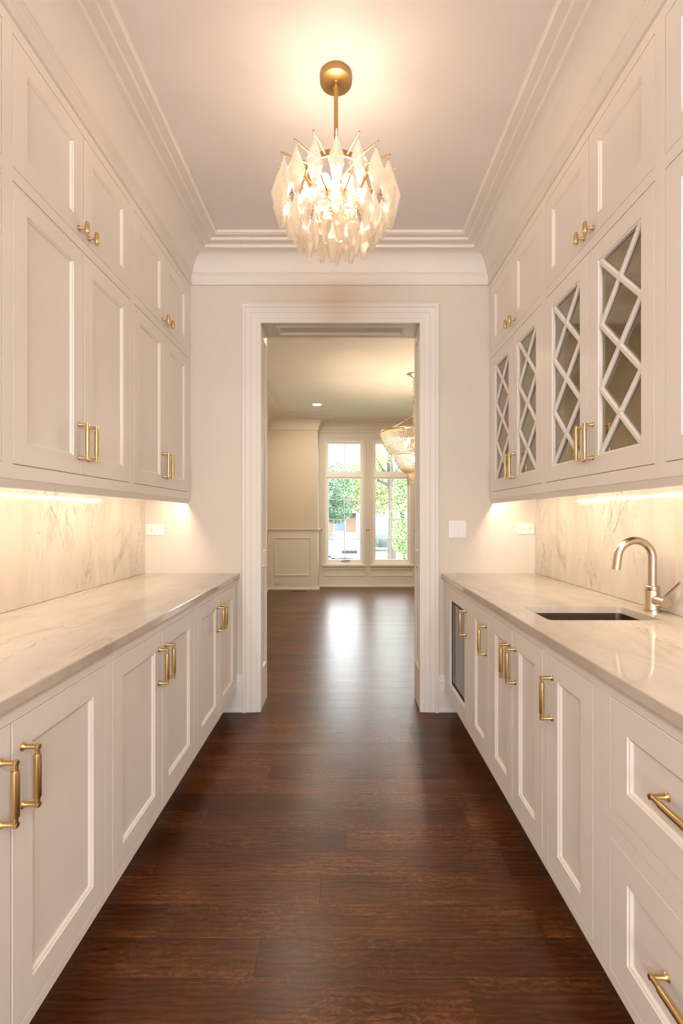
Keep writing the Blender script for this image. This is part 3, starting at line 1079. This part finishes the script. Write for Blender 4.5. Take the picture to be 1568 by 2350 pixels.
lathe(b, ((SX0 + SX1) / 2, (SY0 + SY1) / 2, 0.7185), (0, 0, 1), [(0.045, 0), (0.045, 0.002), (0.038, 0.004), (0.03, 0.0015), (0.0, 0.001)], 20)
obj('drain', b, 'nickel', sink, smooth=30)

FX, FY = 1.213, 1.909
fau = empty('tap', (FX, FY, CT), 'brushed champagne single-lever bar tap behind the sink', 'tap')
b = bmesh.new()
lathe(b, (FX, FY, CT), (0, 0, 1), [(0.031, 0), (0.031, 0.009), (0.0275, 0.010), (0.0265, 0.012), (0.0265, 0.083), (0.0262, 0.084), (0.0265, 0.085), (0.0265, 0.099), (0.0245, 0.1015), (0.015, 0.1015)], 28)
obj('body', b, 'nickel', fau, smooth=30)
b = bmesh.new()
R_ = 0.068
zc = CT + 0.295 - R_ - 0.0155
pts = [(FX, FY, CT + 0.098), (FX, FY, CT + 0.14), (FX, FY, zc - 0.02)]
for k in range(0, 15):
    a = math.radians(172) * k / 14
    pts.append((FX - R_ + R_ * math.cos(a), FY, zc + R_ * math.sin(a)))
a = math.radians(172)
dx, dz = -math.sin(a), math.cos(a)
lx, _, lz = pts[-1]
pts += [(lx + dx * 0.022, FY, lz + dz * 0.022), (lx + dx * 0.045, FY, lz + dz * 0.045)]
tube(b, pts, 0.0152, 20)
obj('spout', b, 'nickel', fau, smooth=40)
b = bmesh.new()
ex, ey, ez = pts[-1]
lathe(b, (ex, ey, ez), (dx, 0, dz), [(0.0157, -0.0005), (0.0157, 0.012), (0.0125, 0.0125), (0.0, 0.0115)], 20)
obj('aerator', b, 'nickel', fau, smooth=30)
b = bmesh.new()
hz = CT + 0.047
lathe(b, (FX, FY - 0.024, hz), (0, -1, 0), [(0.0195, 0), (0.0195, 0.022), (0.0190, 0.0225), (0.0195, 0.023), (0.0195, 0.057), (0.018, 0.0585), (0.0, 0.0585)], 24)
obj('valve', b, 'nickel', fau, smooth=30)
b = bmesh.new()
rod(b, (FX + 0.004, FY - 0.062, hz + 0.016), (FX + 0.018, FY - 0.130, hz + 0.084), 0.0052, 14)
obj('lever', b, 'nickel', fau, smooth=40)

# ------------------------------------------------------------------ LED tape behind the light rails
M['led'] = emit('warm_led', (1.0, 0.78, 0.56), 360.0)
for xf, s, lab in ((XUL, 1, 'warm LED tape under the left wall cabinets'), (XUR, -1, 'warm LED tape under the right wall cabinets')):
    root = empty('led_tape', (xf - s * 0.03, 1.9, 1.385), lab, 'light strip')
    b = bmesh.new()
    def TL(w, y, z): return (xf - s * w, y, z)
    box(b, 0.0225, 0.0255, 0.62, D - 0.03, 1.381, 1.399, TL)
    obj('channel', b, 'plastic', root)
    b = bmesh.new()
    y = 0.63
    while y < D - 0.04:
        box(b, 0.0257, 0.0307, y - 0.0025, y + 0.0025, 1.3875, 1.3925, TL)
        y += 0.0167
    o = obj('led_chips', b, 'led', root)
    o['kind'] = 'stuff'

# ------------------------------------------------------------------ outlets, switches, floor register, recessed lamp
def plate(name, cx, cz, w, h, y, label, cat, kind, mat='plastic'):
    root = empty(name, (cx, y, cz - h / 2), label, cat)
    T = lambda u, v, q: (u, y - q, v)
    b = bmesh.new()
    rings_rect(b, cx - w / 2, cx + w / 2, cz - h / 2, cz + h / 2, [(0, 0.0), (0, 0.003), (0.003, 0.0055), (0.008, 0.006)], T, close=True)
    obj('cover_plate', b, mat, root)
    if kind == 'outlet':
        b = bmesh.new()
        bbox(b, cx - 0.034, cx + 0.034, cz - 0.0175, cz + 0.0175, 0.005, 0.0075, 0.001, T)
        ins_ = obj('receptacle', b, mat, root)
        for sx in (-1, 1):
            c = cx + sx * 0.018
            b = bmesh.new()
            box(b, c - 0.004, c + 0.003, cz + 0.0045, cz + 0.0065, 0.0070, 0.0078, T)
            box(b, c - 0.004, c + 0.003, cz - 0.0065, cz - 0.0045, 0.0070, 0.0078, T)
            box(b, c + 0.007, c + 0.0105, cz - 0.002, cz + 0.002, 0.0070, 0.0078, T)
            obj('slots', b, 'slot', ins_)
    else:
        for sx in (-1, 1):
            c = cx + sx * 0.023
            b = bmesh.new()
            rings_rect(b, c - 0.0165, c + 0.0165, cz - 0.033, cz + 0.033, [(0, 0.0058), (0, 0.0066), (0.0012, 0.0066)], T)
            P = [(c - 0.0150, cz - 0.0315, 0.0105), (c + 0.0150, cz - 0.0315, 0.0105), (c + 0.0150, cz + 0.0315, 0.0065), (c - 0.0150, cz + 0.0315, 0.0065)]
            f = [b.verts.new(T(*p)) for p in P]; g = [b.verts.new(T(p[0], p[1], 0.005)) for p in P]
            b.faces.new(f)
            for i in range(4):
                j = (i + 1) % 4
                b.faces.new((f[i], f[j], g[j], g[i]))
            obj('rocker', b, mat, root)
    return root
plate('outlet', -1.262, 1.2027, 0.117, 0.076, D - 0.0005, 'white wall outlet beside the left backsplash', 'outlet', 'outlet')
plate('outlet', 1.1975, 1.2095, 0.117, 0.076, D - 0.0005, 'white wall outlet beside the right backsplash', 'outlet', 'outlet')
plate('light_switch', 0.745, 1.2055, 0.116, 0.118, D - 0.0005, 'white double rocker switch beside the doorway', 'switch', 'switch')
plate('outlet', -1.18, 0.123, 0.117, 0.076, YF - 0.0065, 'cream outlet low on the dining room wainscot', 'outlet', 'outlet', 'dining_trim')

reg = empty('floor_register', (-0.80, 8.40, 0), 'dark slotted floor register below the dining room wainscot', 'vent')
b = bmesh.new()
rings_rect(b, -0.93, -0.67, 8.35, 8.45, [(0, 0.0), (0.003, 0.004), (0.014, 0.004), (0.014, 0.001)], TZ, close=True)
obj('frame', b, 'wood', reg)
for k in range(11):
    b = bmesh.new()
    x = -0.905 + k * 0.021
    box(b, x, x + 0.008, 8.367, 8.433, 0.001, 0.0038)
    obj('slat', b, 'black', reg)

rec = empty('recessed_light', (-0.442, 7.61, DC - 0.02), 'round recessed ceiling light in the dining room', 'light')
b = bmesh.new()
lathe(b, (-0.442, 7.61, DC - 0.006), (0, 0, 1), [(0.070, 0), (0.088, 0.001), (0.088, 0.0055), (0.070, 0.0055)], 28)
obj('trim_ring', b, 'plastic', rec, smooth=30)
M['can'] = emit('can_lamp', (1.0, 0.90, 0.76), 14.0)
b = bmesh.new()
lathe(b, (-0.442, 7.61, DC - 0.0075), (0, 0, 1), [(0.0, 0), (0.068, 0.001), (0.068, 0.005)], 28)
obj('lens', b, 'can', rec)

# ------------------------------------------------------------------ pantry chandelier with faceted glass drops
CX, CY = -0.036, 1.9345
ch = empty('chandelier', (CX, CY, 2.34), 'brass pendant chandelier with tiers of faceted clear glass drops', 'chandelier')
CO = Vector((CX, CY, 2.34))
b = bmesh.new()
lathe(b, (CX, CY, CEIL - 0.030), (0, 0, 1), [(0.0, 0), (0.060, 0), (0.0635, 0.002), (0.0635, 0.030)], 40)
obj('canopy', b, 'brass_fix', ch, smooth=30)
b = bmesh.new()
lathe(b, (CX, CY, CEIL - 0.085), (0, 0, 1), [(0.008, 0), (0.0085, 0.018), (0.0125, 0.030), (0.0135, 0.044), (0.011, 0.052), (0.0135, 0.056)], 18)
obj('swivel', b, 'brass_fix', ch, smooth=40)
b = bmesh.new()
rod(b, (CX, CY, 2.515), (CX, CY, CEIL - 0.08), 0.0085, 16)
obj('stem', b, 'brass_fix', ch, smooth=40)
b = bmesh.new()
lathe(b, (CX, CY, 2.562), (0, 0, 1), [(0.010, 0), (0.024, 0.004), (0.027, 0.012), (0.027, 0.055), (0.020, 0.064), (0.010, 0.067)], 24)
obj('hub', b, 'brass_fix', ch, smooth=35)

TIERS = [(18, 0.226, 2.645, 1.5, 0.118, 2.652), (16, 0.160, 2.562, 0.5, 0.085, 2.535), (8, 0.078, 2.528, 12.0, 0.030, 2.524)]
for rr, zz in ((0.118, 2.655), (0.088, 2.533), (0.032, 2.520)):
    b = bmesh.new()
    n = 48
    prof_ = [(rr - 0.003, zz - 0.012), (rr + 0.003, zz - 0.012), (rr + 0.003, zz + 0.012), (rr - 0.003, zz + 0.012)]
    ringv = []
    for i in range(n):
        a = 2 * PI * i / n
        ringv.append([b.verts.new((CX + q * math.cos(a), CY + q * math.sin(a), z)) for q, z in prof_])
    for i in range(n):
        A, B = ringv[i], ringv[(i + 1) % n]
        for k in range(4):
            j = (k + 1) % 4
            b.faces.new((A[k], A[j], B[j], B[k]))
    rg = obj('ring', b, 'brass_fix', ch, smooth=35)
    b = bmesh.new()
    for i in range(6):
        a = 2 * PI * i / 6 + 0.26
        rod(b, (CX, CY, min(max(zz, 2.53), 2.62)), (CX + rr * math.cos(a), CY + rr * math.sin(a), zz), 0.0028, 8)
    obj('spokes', b, 'brass_fix', rg, smooth=40)

def drop_mesh():
    """hollow six-sided faceted drop with an open bottom and a ball at the top; hangs from z = 0"""
    b = bmesh.new()
    n = 6
    prof_ = [(0.0045, -0.022), (0.010, -0.030), (0.0335, -0.098), (0.0105, -0.176), (0.0098, -0.182), (0.0072, -0.182), (0.0080, -0.176), (0.0298, -0.098), (0.0075, -0.034), (0.002, -0.030)]
    rows_ = []
    for r_, z in prof_:
        rows_.append([b.verts.new((r_ * math.cos(2 * PI * i / n), r_ * math.sin(2 * PI * i / n), z)) for i in range(n)])
    for p, q in zip(rows_, rows_[1:]):
        for i in range(n):
            j = (i + 1) % n
            b.faces.new((p[i], p[j], q[j], q[i]))
    b.faces.new(rows_[0]); b.faces.new(rows_[-1])
    ball(b, (0, 0, -0.019), 0.0055, 8, 5)
    fin(b)
    me = bpy.data.meshes.new('glass_drop')
    b.to_mesh(me); b.free()
    me.materials.append(M['drop_glass'])
    return me
def hook_mesh():
    b = bmesh.new()
    tube(b, [(0, 0, 0.004), (0.004, 0, 0.0), (0.003, 0, -0.006), (-0.003, 0, -0.010), (0, 0, -0.016)], 0.0008, 6)
    fin(b)
    me = bpy.data.meshes.new('hook')
    b.to_mesh(me); b.free()
    me.materials.append(M['nickel'])
    return me
DROP, HOOK = drop_mesh(), hook_mesh()
rc = random.Random(11)
for (n, R, z, a0, rr, rz) in TIERS:
    for i in range(n):
        a = math.radians(-90 + a0 + 360 * i / n)
        ca, sa = math.cos(a), math.sin(a)
        b = bmesh.new()
        e = Vector((CX + (R + 0.012) * ca, CY + (R + 0.012) * sa, z + 0.006))
        rod(b, (CX + rr * ca, CY + rr * sa, rz), e, 0.0034, 10)
        pin = obj('pin', b, 'brass_fix', ch, smooth=40)
        p = Vector((CX + R * ca, CY + R * sa, z)) - CO
        inst('hook', HOOK, pin, p)
        inst('glass_drop', DROP, ch, p, (0, 0, a + rc.uniform(-0.25, 0.25)))
M['bulb'] = emit('warm_bulb', (1.0, 0.72, 0.53), 113.0)
for i in range(6):
    a = math.radians(-90 + 32 + 60 * i)
    ca, sa = math.cos(a), math.sin(a)
    b = bmesh.new()
    rod(b, (CX + 0.022 * ca, CY + 0.022 * sa, 2.577), (CX + 0.058 * ca, CY + 0.058 * sa, 2.577), 0.0115, 14)
    obj('socket', b, 'brass_fix', ch, smooth=40)
    b = bmesh.new()
    lathe(b, (CX + 0.058 * ca, CY + 0.058 * sa, 2.577), (ca, sa, 0), [(0.009, 0), (0.012, 0.007), (0.020, 0.019), (0.0235, 0.032), (0.0205, 0.045), (0.011, 0.053), (0.0, 0.056)], 16)
    obj('bulb', b, 'bulb', ch, smooth=60)

# ------------------------------------------------------------------ dining room chandelier: beaded basket
BX, BY = 0.852, 6.0
bc = empty('beaded_chandelier', (BX, BY, 1.68), 'gold two-tier beaded basket chandelier hanging in the dining room', 'chandelier')
M['bead'] = paint('wooden_bead', (0.72, 0.56, 0.42), 0.45, 0.05)
b = bmesh.new()
lathe(b, (BX, BY, DC - 0.06), (0, 0, 1), [(0.008, 0), (0.014, 0.012), (0.045, 0.034), (0.080, 0.044), (0.086, 0.052), (0.086, 0.060)], 28)
obj('canopy', b, 'gold', bc, smooth=40)
zl = 2.56
k = 0
while zl < DC - 0.06:
    b = bmesh.new()
    pts = []
    for q in range(13):
        t = 2 * PI * q / 12
        u, v = 0.010 * math.cos(t), 0.024 * math.sin(t)
        pts.append((BX + (u if k % 2 else 0), BY + (0 if k % 2 else u), zl + 0.024 + v))
    tube(b, pts, 0.0028, 6)
    obj('chain_link', b, 'gold', bc, smooth=60)
    zl += 0.040
    k += 1
def hoop(name, r, z, t):
    b = bmesh.new()
    n = 64
    rv = []
    for i in range(n):
        a = 2 * PI * i / n
        rv.append([b.verts.new((BX + (r + t * math.cos(q)) * math.cos(a), BY + (r + t * math.cos(q)) * math.sin(a), z + 1.4 * t * math.sin(q))) for q in (0, PI / 3, 2 * PI / 3, PI, 4 * PI / 3, 5 * PI / 3)])
    for i in range(n):
        A, B = rv[i], rv[(i + 1) % n]
        for k in range(6):
            j = (k + 1) % 6
            b.faces.new((A[k], A[j], B[j], B[k]))
    return obj(name, b, 'gold', bc, smooth=60)
hoop('rim', 0.41, 2.335, 0.008)
hoop('waist_hoop', 0.255, 2.048, 0.006)
hoop('bottom_hoop', 0.083, 1.825, 0.005)
for i in range(3):
    a = math.radians(180 + 120 * i)
    b = bmesh.new()
    p0 = Vector((BX, BY, 2.555)); p1 = Vector((BX + 0.41 * math.cos(a), BY + 0.41 * math.sin(a), 2.34))
    for q in range(26):
        p = p0.lerp(p1, q / 25)
        p.z -= 0.02 * math.sin(PI * q / 25)
        ball(b, p, 0.0062, 6, 4)
    obj('suspension_chain', b, 'gold', bc, smooth=60)
b = bmesh.new()
rod(b, (BX, BY, 2.12), (BX, BY, 2.57), 0.008, 10)
obj('stem', b, 'gold', bc, smooth=40)
def strands(name, prof_, count, step, rad):
    """rows of beads hung along a curve; too small to pick apart singly"""
    from itertools import accumulate
    P = [Vector(p) for p in prof_]
    L = [0] + list(accumulate((P[i + 1] - P[i]).length for i in range(len(P) - 1)))
    samples = []
    t = step / 2
    while t < L[-1]:
        for i in range(len(P) - 1):
            if L[i] <= t <= L[i + 1]:
                f = (t - L[i]) / (L[i + 1] - L[i])
                samples.append(P[i].lerp(P[i + 1], f))
                break
        t += step
    o6 = [(1, 0, 0), (-1, 0, 0), (0, 1, 0), (0, -1, 0), (0, 0, 1), (0, 0, -1)]
    tri = [(0, 2, 4), (2, 1, 4), (1, 3, 4), (3, 0, 4), (2, 0, 5), (1, 2, 5), (3, 1, 5), (0, 3, 5)]
    # octahedron split once
    V6 = [Vector(v) for v in o6]; F = []
    idx = {}
    def mid(a_, b_):
        key = (min(a_, b_), max(a_, b_))
        if key not in idx:
            V6.append((V6[a_] + V6[b_]).normalized()); idx[key] = len(V6) - 1
        return idx[key]
    for (a_, b_, c_) in tri:
        x, y_, z_ = mid(a_, b_), mid(b_, c_), mid(c_, a_)
        F += [(a_, x, z_), (x, b_, y_), (z_, y_, c_), (x, y_, z_)]
    verts, faces = [], []
    for s in range(count):
        a = 2 * PI * s / count
        for q in samples:
            base = len(verts)
            c = Vector((q.x * math.cos(a), q.x * math.sin(a), q.y - 1.68))
            verts += [tuple(c + v * rad) for v in V6]
            faces += [tuple(base + i for i in f) for f in F]
    me = bpy.data.meshes.new(name)
    me.from_pydata(verts, [], faces)
    me.materials.append(M['bead'])
    me.polygons.foreach_set('use_smooth', [True] * len(me.polygons))
    o = bpy.data.objects.new(name, me)
    COL.objects.link(o)
    o.parent = bc
    o['kind'] = 'stuff'
def curve(r0, z0, r1, z1, bulge, n=14):
    out = []
    for k in range(n + 1):
        t = k / n
        out.append((r0 + (r1 - r0) * (t ** bulge), z0 + (z1 - z0) * t))
    return out
strands('upper_bead_strands', curve(0.408, 2.328, 0.262, 2.055, 2.1), 110, 0.0185, 0.0088)
strands('lower_bead_strands', curve(0.235, 2.040, 0.095, 1.828, 2.1), 74, 0.0185, 0.0086)
strands('bead_tassel', [(0.080, 1.815), (0.080, 1.69)], 22, 0.0185, 0.0078)
M['bulb2'] = emit('dining_bulb', (1.0, 0.77, 0.52), 800.0)
for (x, y, z) in ((0.16, 0, 2.17), (-0.08, 0.139, 2.17), (-0.08, -0.139, 2.17), (0, 0, 1.96)):
    b = bmesh.new()
    lathe(b, (BX + x, BY + y, z), (0, 0, 1), [(0.009, 0), (0.017, 0.02), (0.020, 0.04), (0.012, 0.065), (0.0, 0.08)], 12)
    bl = obj('bulb', b, 'bulb2', bc, smooth=60)
    b = bmesh.new()
    rod(b, (BX + x, BY + y, z - 0.05), (BX + x, BY + y, z), 0.011, 10)
    if x or y:
        rod(b, (BX, BY, 2.13), (BX + x, BY + y, 2.125), 0.005, 8)
    obj('bulb_arm', b, 'gold', bc, smooth=40)

# ------------------------------------------------------------------ outside the bay windows
def leaf_mat(name, c0, c1):
    m, nt, p = new_mat(name)
    tc = N(nt, 'ShaderNodeTexCoord')
    ns = N(nt, 'ShaderNodeTexNoise', inp={'Scale': 1.1, 'Detail': 5.0, 'Roughness': 0.7})
    nt.links.new(tc.outputs['Object'], ns.inputs['Vector'])
    r_ = ramp(nt, [(0.35, c0), (0.65, c1)], ns.outputs['Fac'])
    nt.links.new(r_.outputs[0], p.inputs['Base Color'])
    p.inputs['Roughness'].default_value = 0.55
    return m
M['leaf_a'] = leaf_mat('leaf_bluegreen', (0.045, 0.115, 0.065), (0.13, 0.23, 0.13))
M['leaf_b'] = leaf_mat('leaf_yellowgreen', (0.13, 0.21, 0.06), (0.36, 0.38, 0.16))
M['leaf_c'] = leaf_mat('leaf_fresh', (0.16, 0.28, 0.09), (0.34, 0.44, 0.22))
M['bark'] = paint('bark', (0.065, 0.055, 0.048), 0.9, 0.25)
M['grass'] = leaf_mat('grass', (0.06, 0.10, 0.035), (0.11, 0.16, 0.065))
M['concrete'] = paint('concrete', (0.50, 0.49, 0.47), 0.8, 0.06)
M['asphalt'] = paint('asphalt', (0.22, 0.22, 0.22), 0.85, 0.08)
M['brick'] = paint('brown_siding', (0.20, 0.13, 0.10), 0.8, 0.1)
M['roof'] = paint('grey_roof', (0.16, 0.16, 0.17), 0.9, 0.1)
M['car_white'] = paint('white_car_paint', (0.72, 0.74, 0.76), 0.2, 0.01)
M['car_dark'] = paint('dark_car_paint', (0.05, 0.06, 0.07), 0.2, 0.02)
M['car_glass'] = paint('car_glass', (0.10, 0.16, 0.24), 0.08, 0.02)

GZ = -1.30
b = bmesh.new()
vs = [b.verts.new(p) for p in ((-40, 9.2, -0.42), (40, 9.2, -0.42), (40, 24.5, GZ), (-40, 24.5, GZ), (40, 90, GZ), (-40, 90, GZ))]
b.faces.new(vs[:4]); b.faces.new((vs[3], vs[2], vs[4], vs[5]))
r0 = bmesh.ops.extrude_face_region(b, geom=list(b.faces))
for v in r0['geom']:
    if isinstance(v, bmesh.types.BMVert): v.co.z -= 0.3
tag(obj('lawn', b, 'grass'), 'green front lawn outside the bay windows', 'lawn', kind='stuff')
b = bmesh.new()
box(b, -40, 40, 26.5, 34.5, GZ, GZ + 0.02)
tag(obj('street', b, 'concrete'), 'pale street beyond the front lawn', 'street', kind='structure')
b = bmesh.new()
vs = [b.verts.new(p) for p in ((1.0, 17, -0.85), (8.0, 17, -0.85), (8.5, 26.6, GZ + 0.03), (1.2, 26.6, GZ + 0.03))]
b.faces.new(vs)
r0 = bmesh.ops.extrude_face_region(b, geom=list(b.faces))
for v in r0['geom']:
    if isinstance(v, bmesh.types.BMVert): v.co.z -= 0.08
tag(obj('driveway', b, 'concrete'), 'bright concrete driveway outside the right-hand window', 'driveway', kind='structure')

def car(name, x, y, rz, mat, label, group=None):
    """simple sports-utility car: shaped body, cabin, glass, wheels, lamps"""
    root = empty(name, (x, y, GZ + 0.02), label, 'car', group)
    root.rotation_euler = (0, 0, rz)
    # local: +x right, -y front
    def loft(secs):
        bb = bmesh.new()
        rows_ = []
        for (y_, hw, z0, z1, tp) in secs:
            rows_.append([bb.verts.new(p) for p in ((-hw, y_, z0), (hw, y_, z0), (hw * 1.02, y_, (z0 + z1) / 2), (hw * tp, y_, z1), (-hw * tp, y_, z1), (-hw * 1.02, y_, (z0 + z1) / 2))])
        for p, q in zip(rows_, rows_[1:]):
            for i in range(6):
                j = (i + 1) % 6
                bb.faces.new((p[i], p[j], q[j], q[i]))
        bb.faces.new(rows_[0]); bb.faces.new(rows_[-1])
        return bb
    body = obj('body', loft([(-2.25, 0.80, 0.38, 0.80, 0.92), (-2.1, 0.92, 0.26, 0.90, 0.93), (-1.0, 0.95, 0.24, 1.02, 0.95), (0.2, 0.95, 0.24, 1.04, 0.96), (1.8, 0.95, 0.26, 1.04, 0.95), (2.2, 0.90, 0.36, 0.98, 0.93)]), mat, root, smooth=30, local=True)
    obj('roof', loft([(-0.35, 0.66, 1.50, 1.56, 0.96), (0.3, 0.70, 1.54, 1.62, 0.95), (1.5, 0.68, 1.52, 1.60, 0.95), (1.9, 0.64, 1.46, 1.54, 0.95)]), mat, root, smooth=40, local=True)
    obj('cabin_glass', loft([(-1.15, 0.84, 1.0, 1.03, 0.98), (-0.40, 0.80, 1.0, 1.51, 0.82), (1.85, 0.80, 1.0, 1.48, 0.80), (2.15, 0.80, 0.97, 1.02, 0.96)]), 'car_glass', root, smooth=30, local=True)
    for sx in (-1, 1):
        for wy in (-1.4, 1.4):
            bb = bmesh.new()
            lathe(bb, (sx * 0.74, wy, 0.34), (sx, 0, 0), [(0.20, 0), (0.34, 0.01), (0.35, 0.04), (0.35, 0.19), (0.33, 0.22), (0.22, 0.215), (0.20, 0.19), (0, 0.19)], 20)
            obj('wheel', bb, 'black', root, smooth=40, local=True)
        bb = bmesh.new()
        bbox(bb, sx * 0.68 - 0.16, sx * 0.68 + 0.16, -2.23, -2.10, 0.70, 0.82, 0.02)
        obj('headlamp', bb, 'plastic', body, local=True)
        bb = bmesh.new()
        bbox(bb, sx * 1.03 - 0.09, sx * 1.03 + 0.09, -0.85, -0.72, 1.02, 1.16, 0.03)
        obj('wing_mirror', bb, mat, body, local=True)
    bb = bmesh.new()
    bbox(bb, -0.45, 0.45, -2.27, -2.15, 0.50, 0.68, 0.02)
    obj('grille', bb, 'black', body, local=True)
    return root
car('parked_car', -0.02, 29.6, 0.12, 'car_white', 'white car parked in the street outside the left window')
car('parked_car', 3.1, 38.0, 1.3, 'car_dark', 'dark car parked further off outside the right window')

rt = random.Random(5)
def foliage(bm, c, rx, ry, rz, n, s):
    for _ in range(n):
        while True:
            p = Vector((rt.uniform(-1, 1), rt.uniform(-1, 1), rt.uniform(-1, 1)))
            if 0.35 < p.length < 1: break
        q = Vector((c[0] + p.x * rx, c[1] + p.y * ry, c[2] + p.z * rz))
        d = Vector((rt.gauss(0, 1), rt.gauss(0, 1), rt.gauss(0, 1))).normalized()
        u, v = frame(d)
        k = s * rt.uniform(0.6, 1.3)
        bm.faces.new([bm.verts.new(q + u * (k * a) + v * (k * 0.6 * e)) for a, e in ((-1, 0), (0, -1), (1, 0), (0, 1))])
def tree(name, x, y, h, blobs, mat, label, trunk_r=0.25, n=900, leaf=0.22, group='trees outside the windows'):
    root = empty(name, (x, y, GZ), label, 'tree', group)
    bb = bmesh.new()
    tube(bb, [(x, y, GZ - 0.1), (x + 0.05, y, GZ + h * 0.3), (x - 0.08, y + 0.1, GZ + h * 0.6), (x + 0.1, y, GZ + h * 0.9)], [trunk_r * 1.25, trunk_r, trunk_r * 0.75, trunk_r * 0.2], 12)
    tr = obj('trunk', bb, 'bark', root, smooth=60)
    for (dx, dy, dz, *_r) in blobs[1:5]:
        bb = bmesh.new()
        z0 = min(dz - 0.8, h * 0.5)
        tube(bb, [(x, y, GZ + max(z0, 1.0)), (x + dx * 0.5, y + dy * 0.5, GZ + max(z0, 1.0) + (dz - z0) * 0.4), (x + dx * 0.95, y + dy * 0.95, GZ + dz)], [trunk_r * 0.5, trunk_r * 0.32, trunk_r * 0.1], 8)
        obj('branch', bb, 'bark', tr, smooth=60)
    bb = bmesh.new()
    for (dx, dy, dz, rx, rz) in blobs:
        foliage(bb, (x + dx, y + dy, GZ + dz), rx, rx, rz, n, leaf)
    f = obj('foliage', bb, mat, root, recalc=False)
    f['kind'] = 'stuff'
    return root
tree('maple_tree', -3.4, 42, 8.0, [(0.6, 0, 5.7, 2.9, 1.9), (-1.8, 0.5, 4.4, 1.8, 1.6), (2.4, -0.4, 5.6, 2.1, 1.9), (0.4, -1.2, 3.4, 2.0, 1.4), (2.6, 0.4, 3.2, 1.5, 1.2)], 'leaf_a', 'dark blue-green tree filling the left window', 0.3, 4200, 0.085)
tree('linden_tree', 2.3, 47, 8.6, [(0, 0, 6.4, 2.7, 2.1), (-2.0, 0.3, 5.2, 2.0, 1.7), (2.0, -0.4, 5.4, 2.1, 1.8), (0.3, -1.2, 4.0, 2.2, 1.5)], 'leaf_b', 'yellow-green tree behind the white car', 0.3, 4200, 0.09)
tree('street_tree', 2.30, 24.0, 9.0, [(0.2, 0, 6.3, 2.2, 1.6), (-1.2, 0.6, 4.9, 0.9, 0.5), (1.4, 0.2, 5.2, 1.0, 0.7), (-0.9, -0.4, 5.6, 1.0, 0.7), (0.9, 0.5, 6.0, 1.2, 0.8)], 'leaf_b', 'tall tree with bare trunk outside the right window', 0.19, 1500, 0.055)
tree('columnar_tree', 2.36, 19.5, 4.6, [(0, 0, 2.6, 0.55, 1.5), (0.1, 0, 1.7, 0.6, 0.8), (-0.05, 0, 3.6, 0.42, 0.9), (0.05, 0.1, 4.2, 0.3, 0.5)], 'leaf_c', 'slim bright green young tree close to the right window', 0.06, 3600, 0.042)
tree('oak_tree', 10.6, 45, 8.5, [(0, 0, 5.2, 2.8, 2.2), (-2.2, 0.3, 4.2, 2.0, 1.6), (2.0, -0.4, 4.4, 2.2, 1.8), (-1.0, -1.2, 3.0, 2.2, 1.4)], 'leaf_a', 'broad green tree far behind the right window', 0.35, 4200, 0.09)
tree('oak_tree', -11.0, 46, 8.5, [(0, 0, 5.2, 2.8, 2.2), (-2.2, 0.3, 4.2, 2.0, 1.6), (2.0, -0.4, 4.4, 2.2, 1.8)], 'leaf_b', 'broad yellow-green tree far left of the street', 0.35, 900, 0.2)
def shrub(x, y, z, r, mat, label):
    root = empty('shrub', (x, y, z), label, 'shrub', 'shrubs by the street')
    bb = bmesh.new()
    tube(bb, [(x, y, z - 0.05), (x, y, z + r * 0.9)], [0.04, 0.02], 8)
    obj('stem', bb, 'bark', root)
    bb = bmesh.new()
    foliage(bb, (x, y, z + r * 0.75), r, r, r * 0.8, 1800, 0.04)
    f = obj('foliage', bb, mat, root, recalc=False)
    f['kind'] = 'stuff'
shrub(-0.1, 36.2, GZ, 0.75, 'leaf_a', 'rounded shrub behind the white car, left one')
shrub(1.75, 36.4, GZ, 0.85, 'leaf_a', 'rounded shrub behind the white car, right one')
shrub(1.45, 17.8, -0.92, 0.32, 'leaf_a', 'low shrub at the foot of the right window view, by the lawn')
shrub(2.75, 16.8, -0.86, 0.30, 'leaf_a', 'low dark shrub under the slim young tree')
hs = empty('house', (-3.6, 55, GZ), 'brown house with grey roof across the street', 'house')
b = bmesh.new(); box(b, -9, 1.2, 52, 58, GZ, GZ + 3.0); obj('wall', b, 'brick', hs)
b = bmesh.new()
vs = [b.verts.new(p) for p in ((-9.5, 51.5, GZ + 3), (1.7, 51.5, GZ + 3), (1.7, 58.5, GZ + 3), (-9.5, 58.5, GZ + 3), (-8, 55, GZ + 5), (0.2, 55, GZ + 5))]
for f in ((0, 1, 5, 4), (2, 3, 4, 5), (1, 2, 5), (3, 0, 4), (0, 3, 2, 1)): b.faces.new([vs[i] for i in f])
obj('roof', b, 'roof', hs)
for x in (-6.5, -3.5, -1.2):
    b = bmesh.new(); bbox(b, x, x + 1.3, 51.93, 52.02, GZ + 1.0, GZ + 2.3, 0.02); w = obj('window', b, 'plastic', hs)
    b = bmesh.new(); box(b, x + 0.1, x + 1.2, 51.91, 51.95, GZ + 1.1, GZ + 2.2); obj('pane', b, 'car_glass', w)
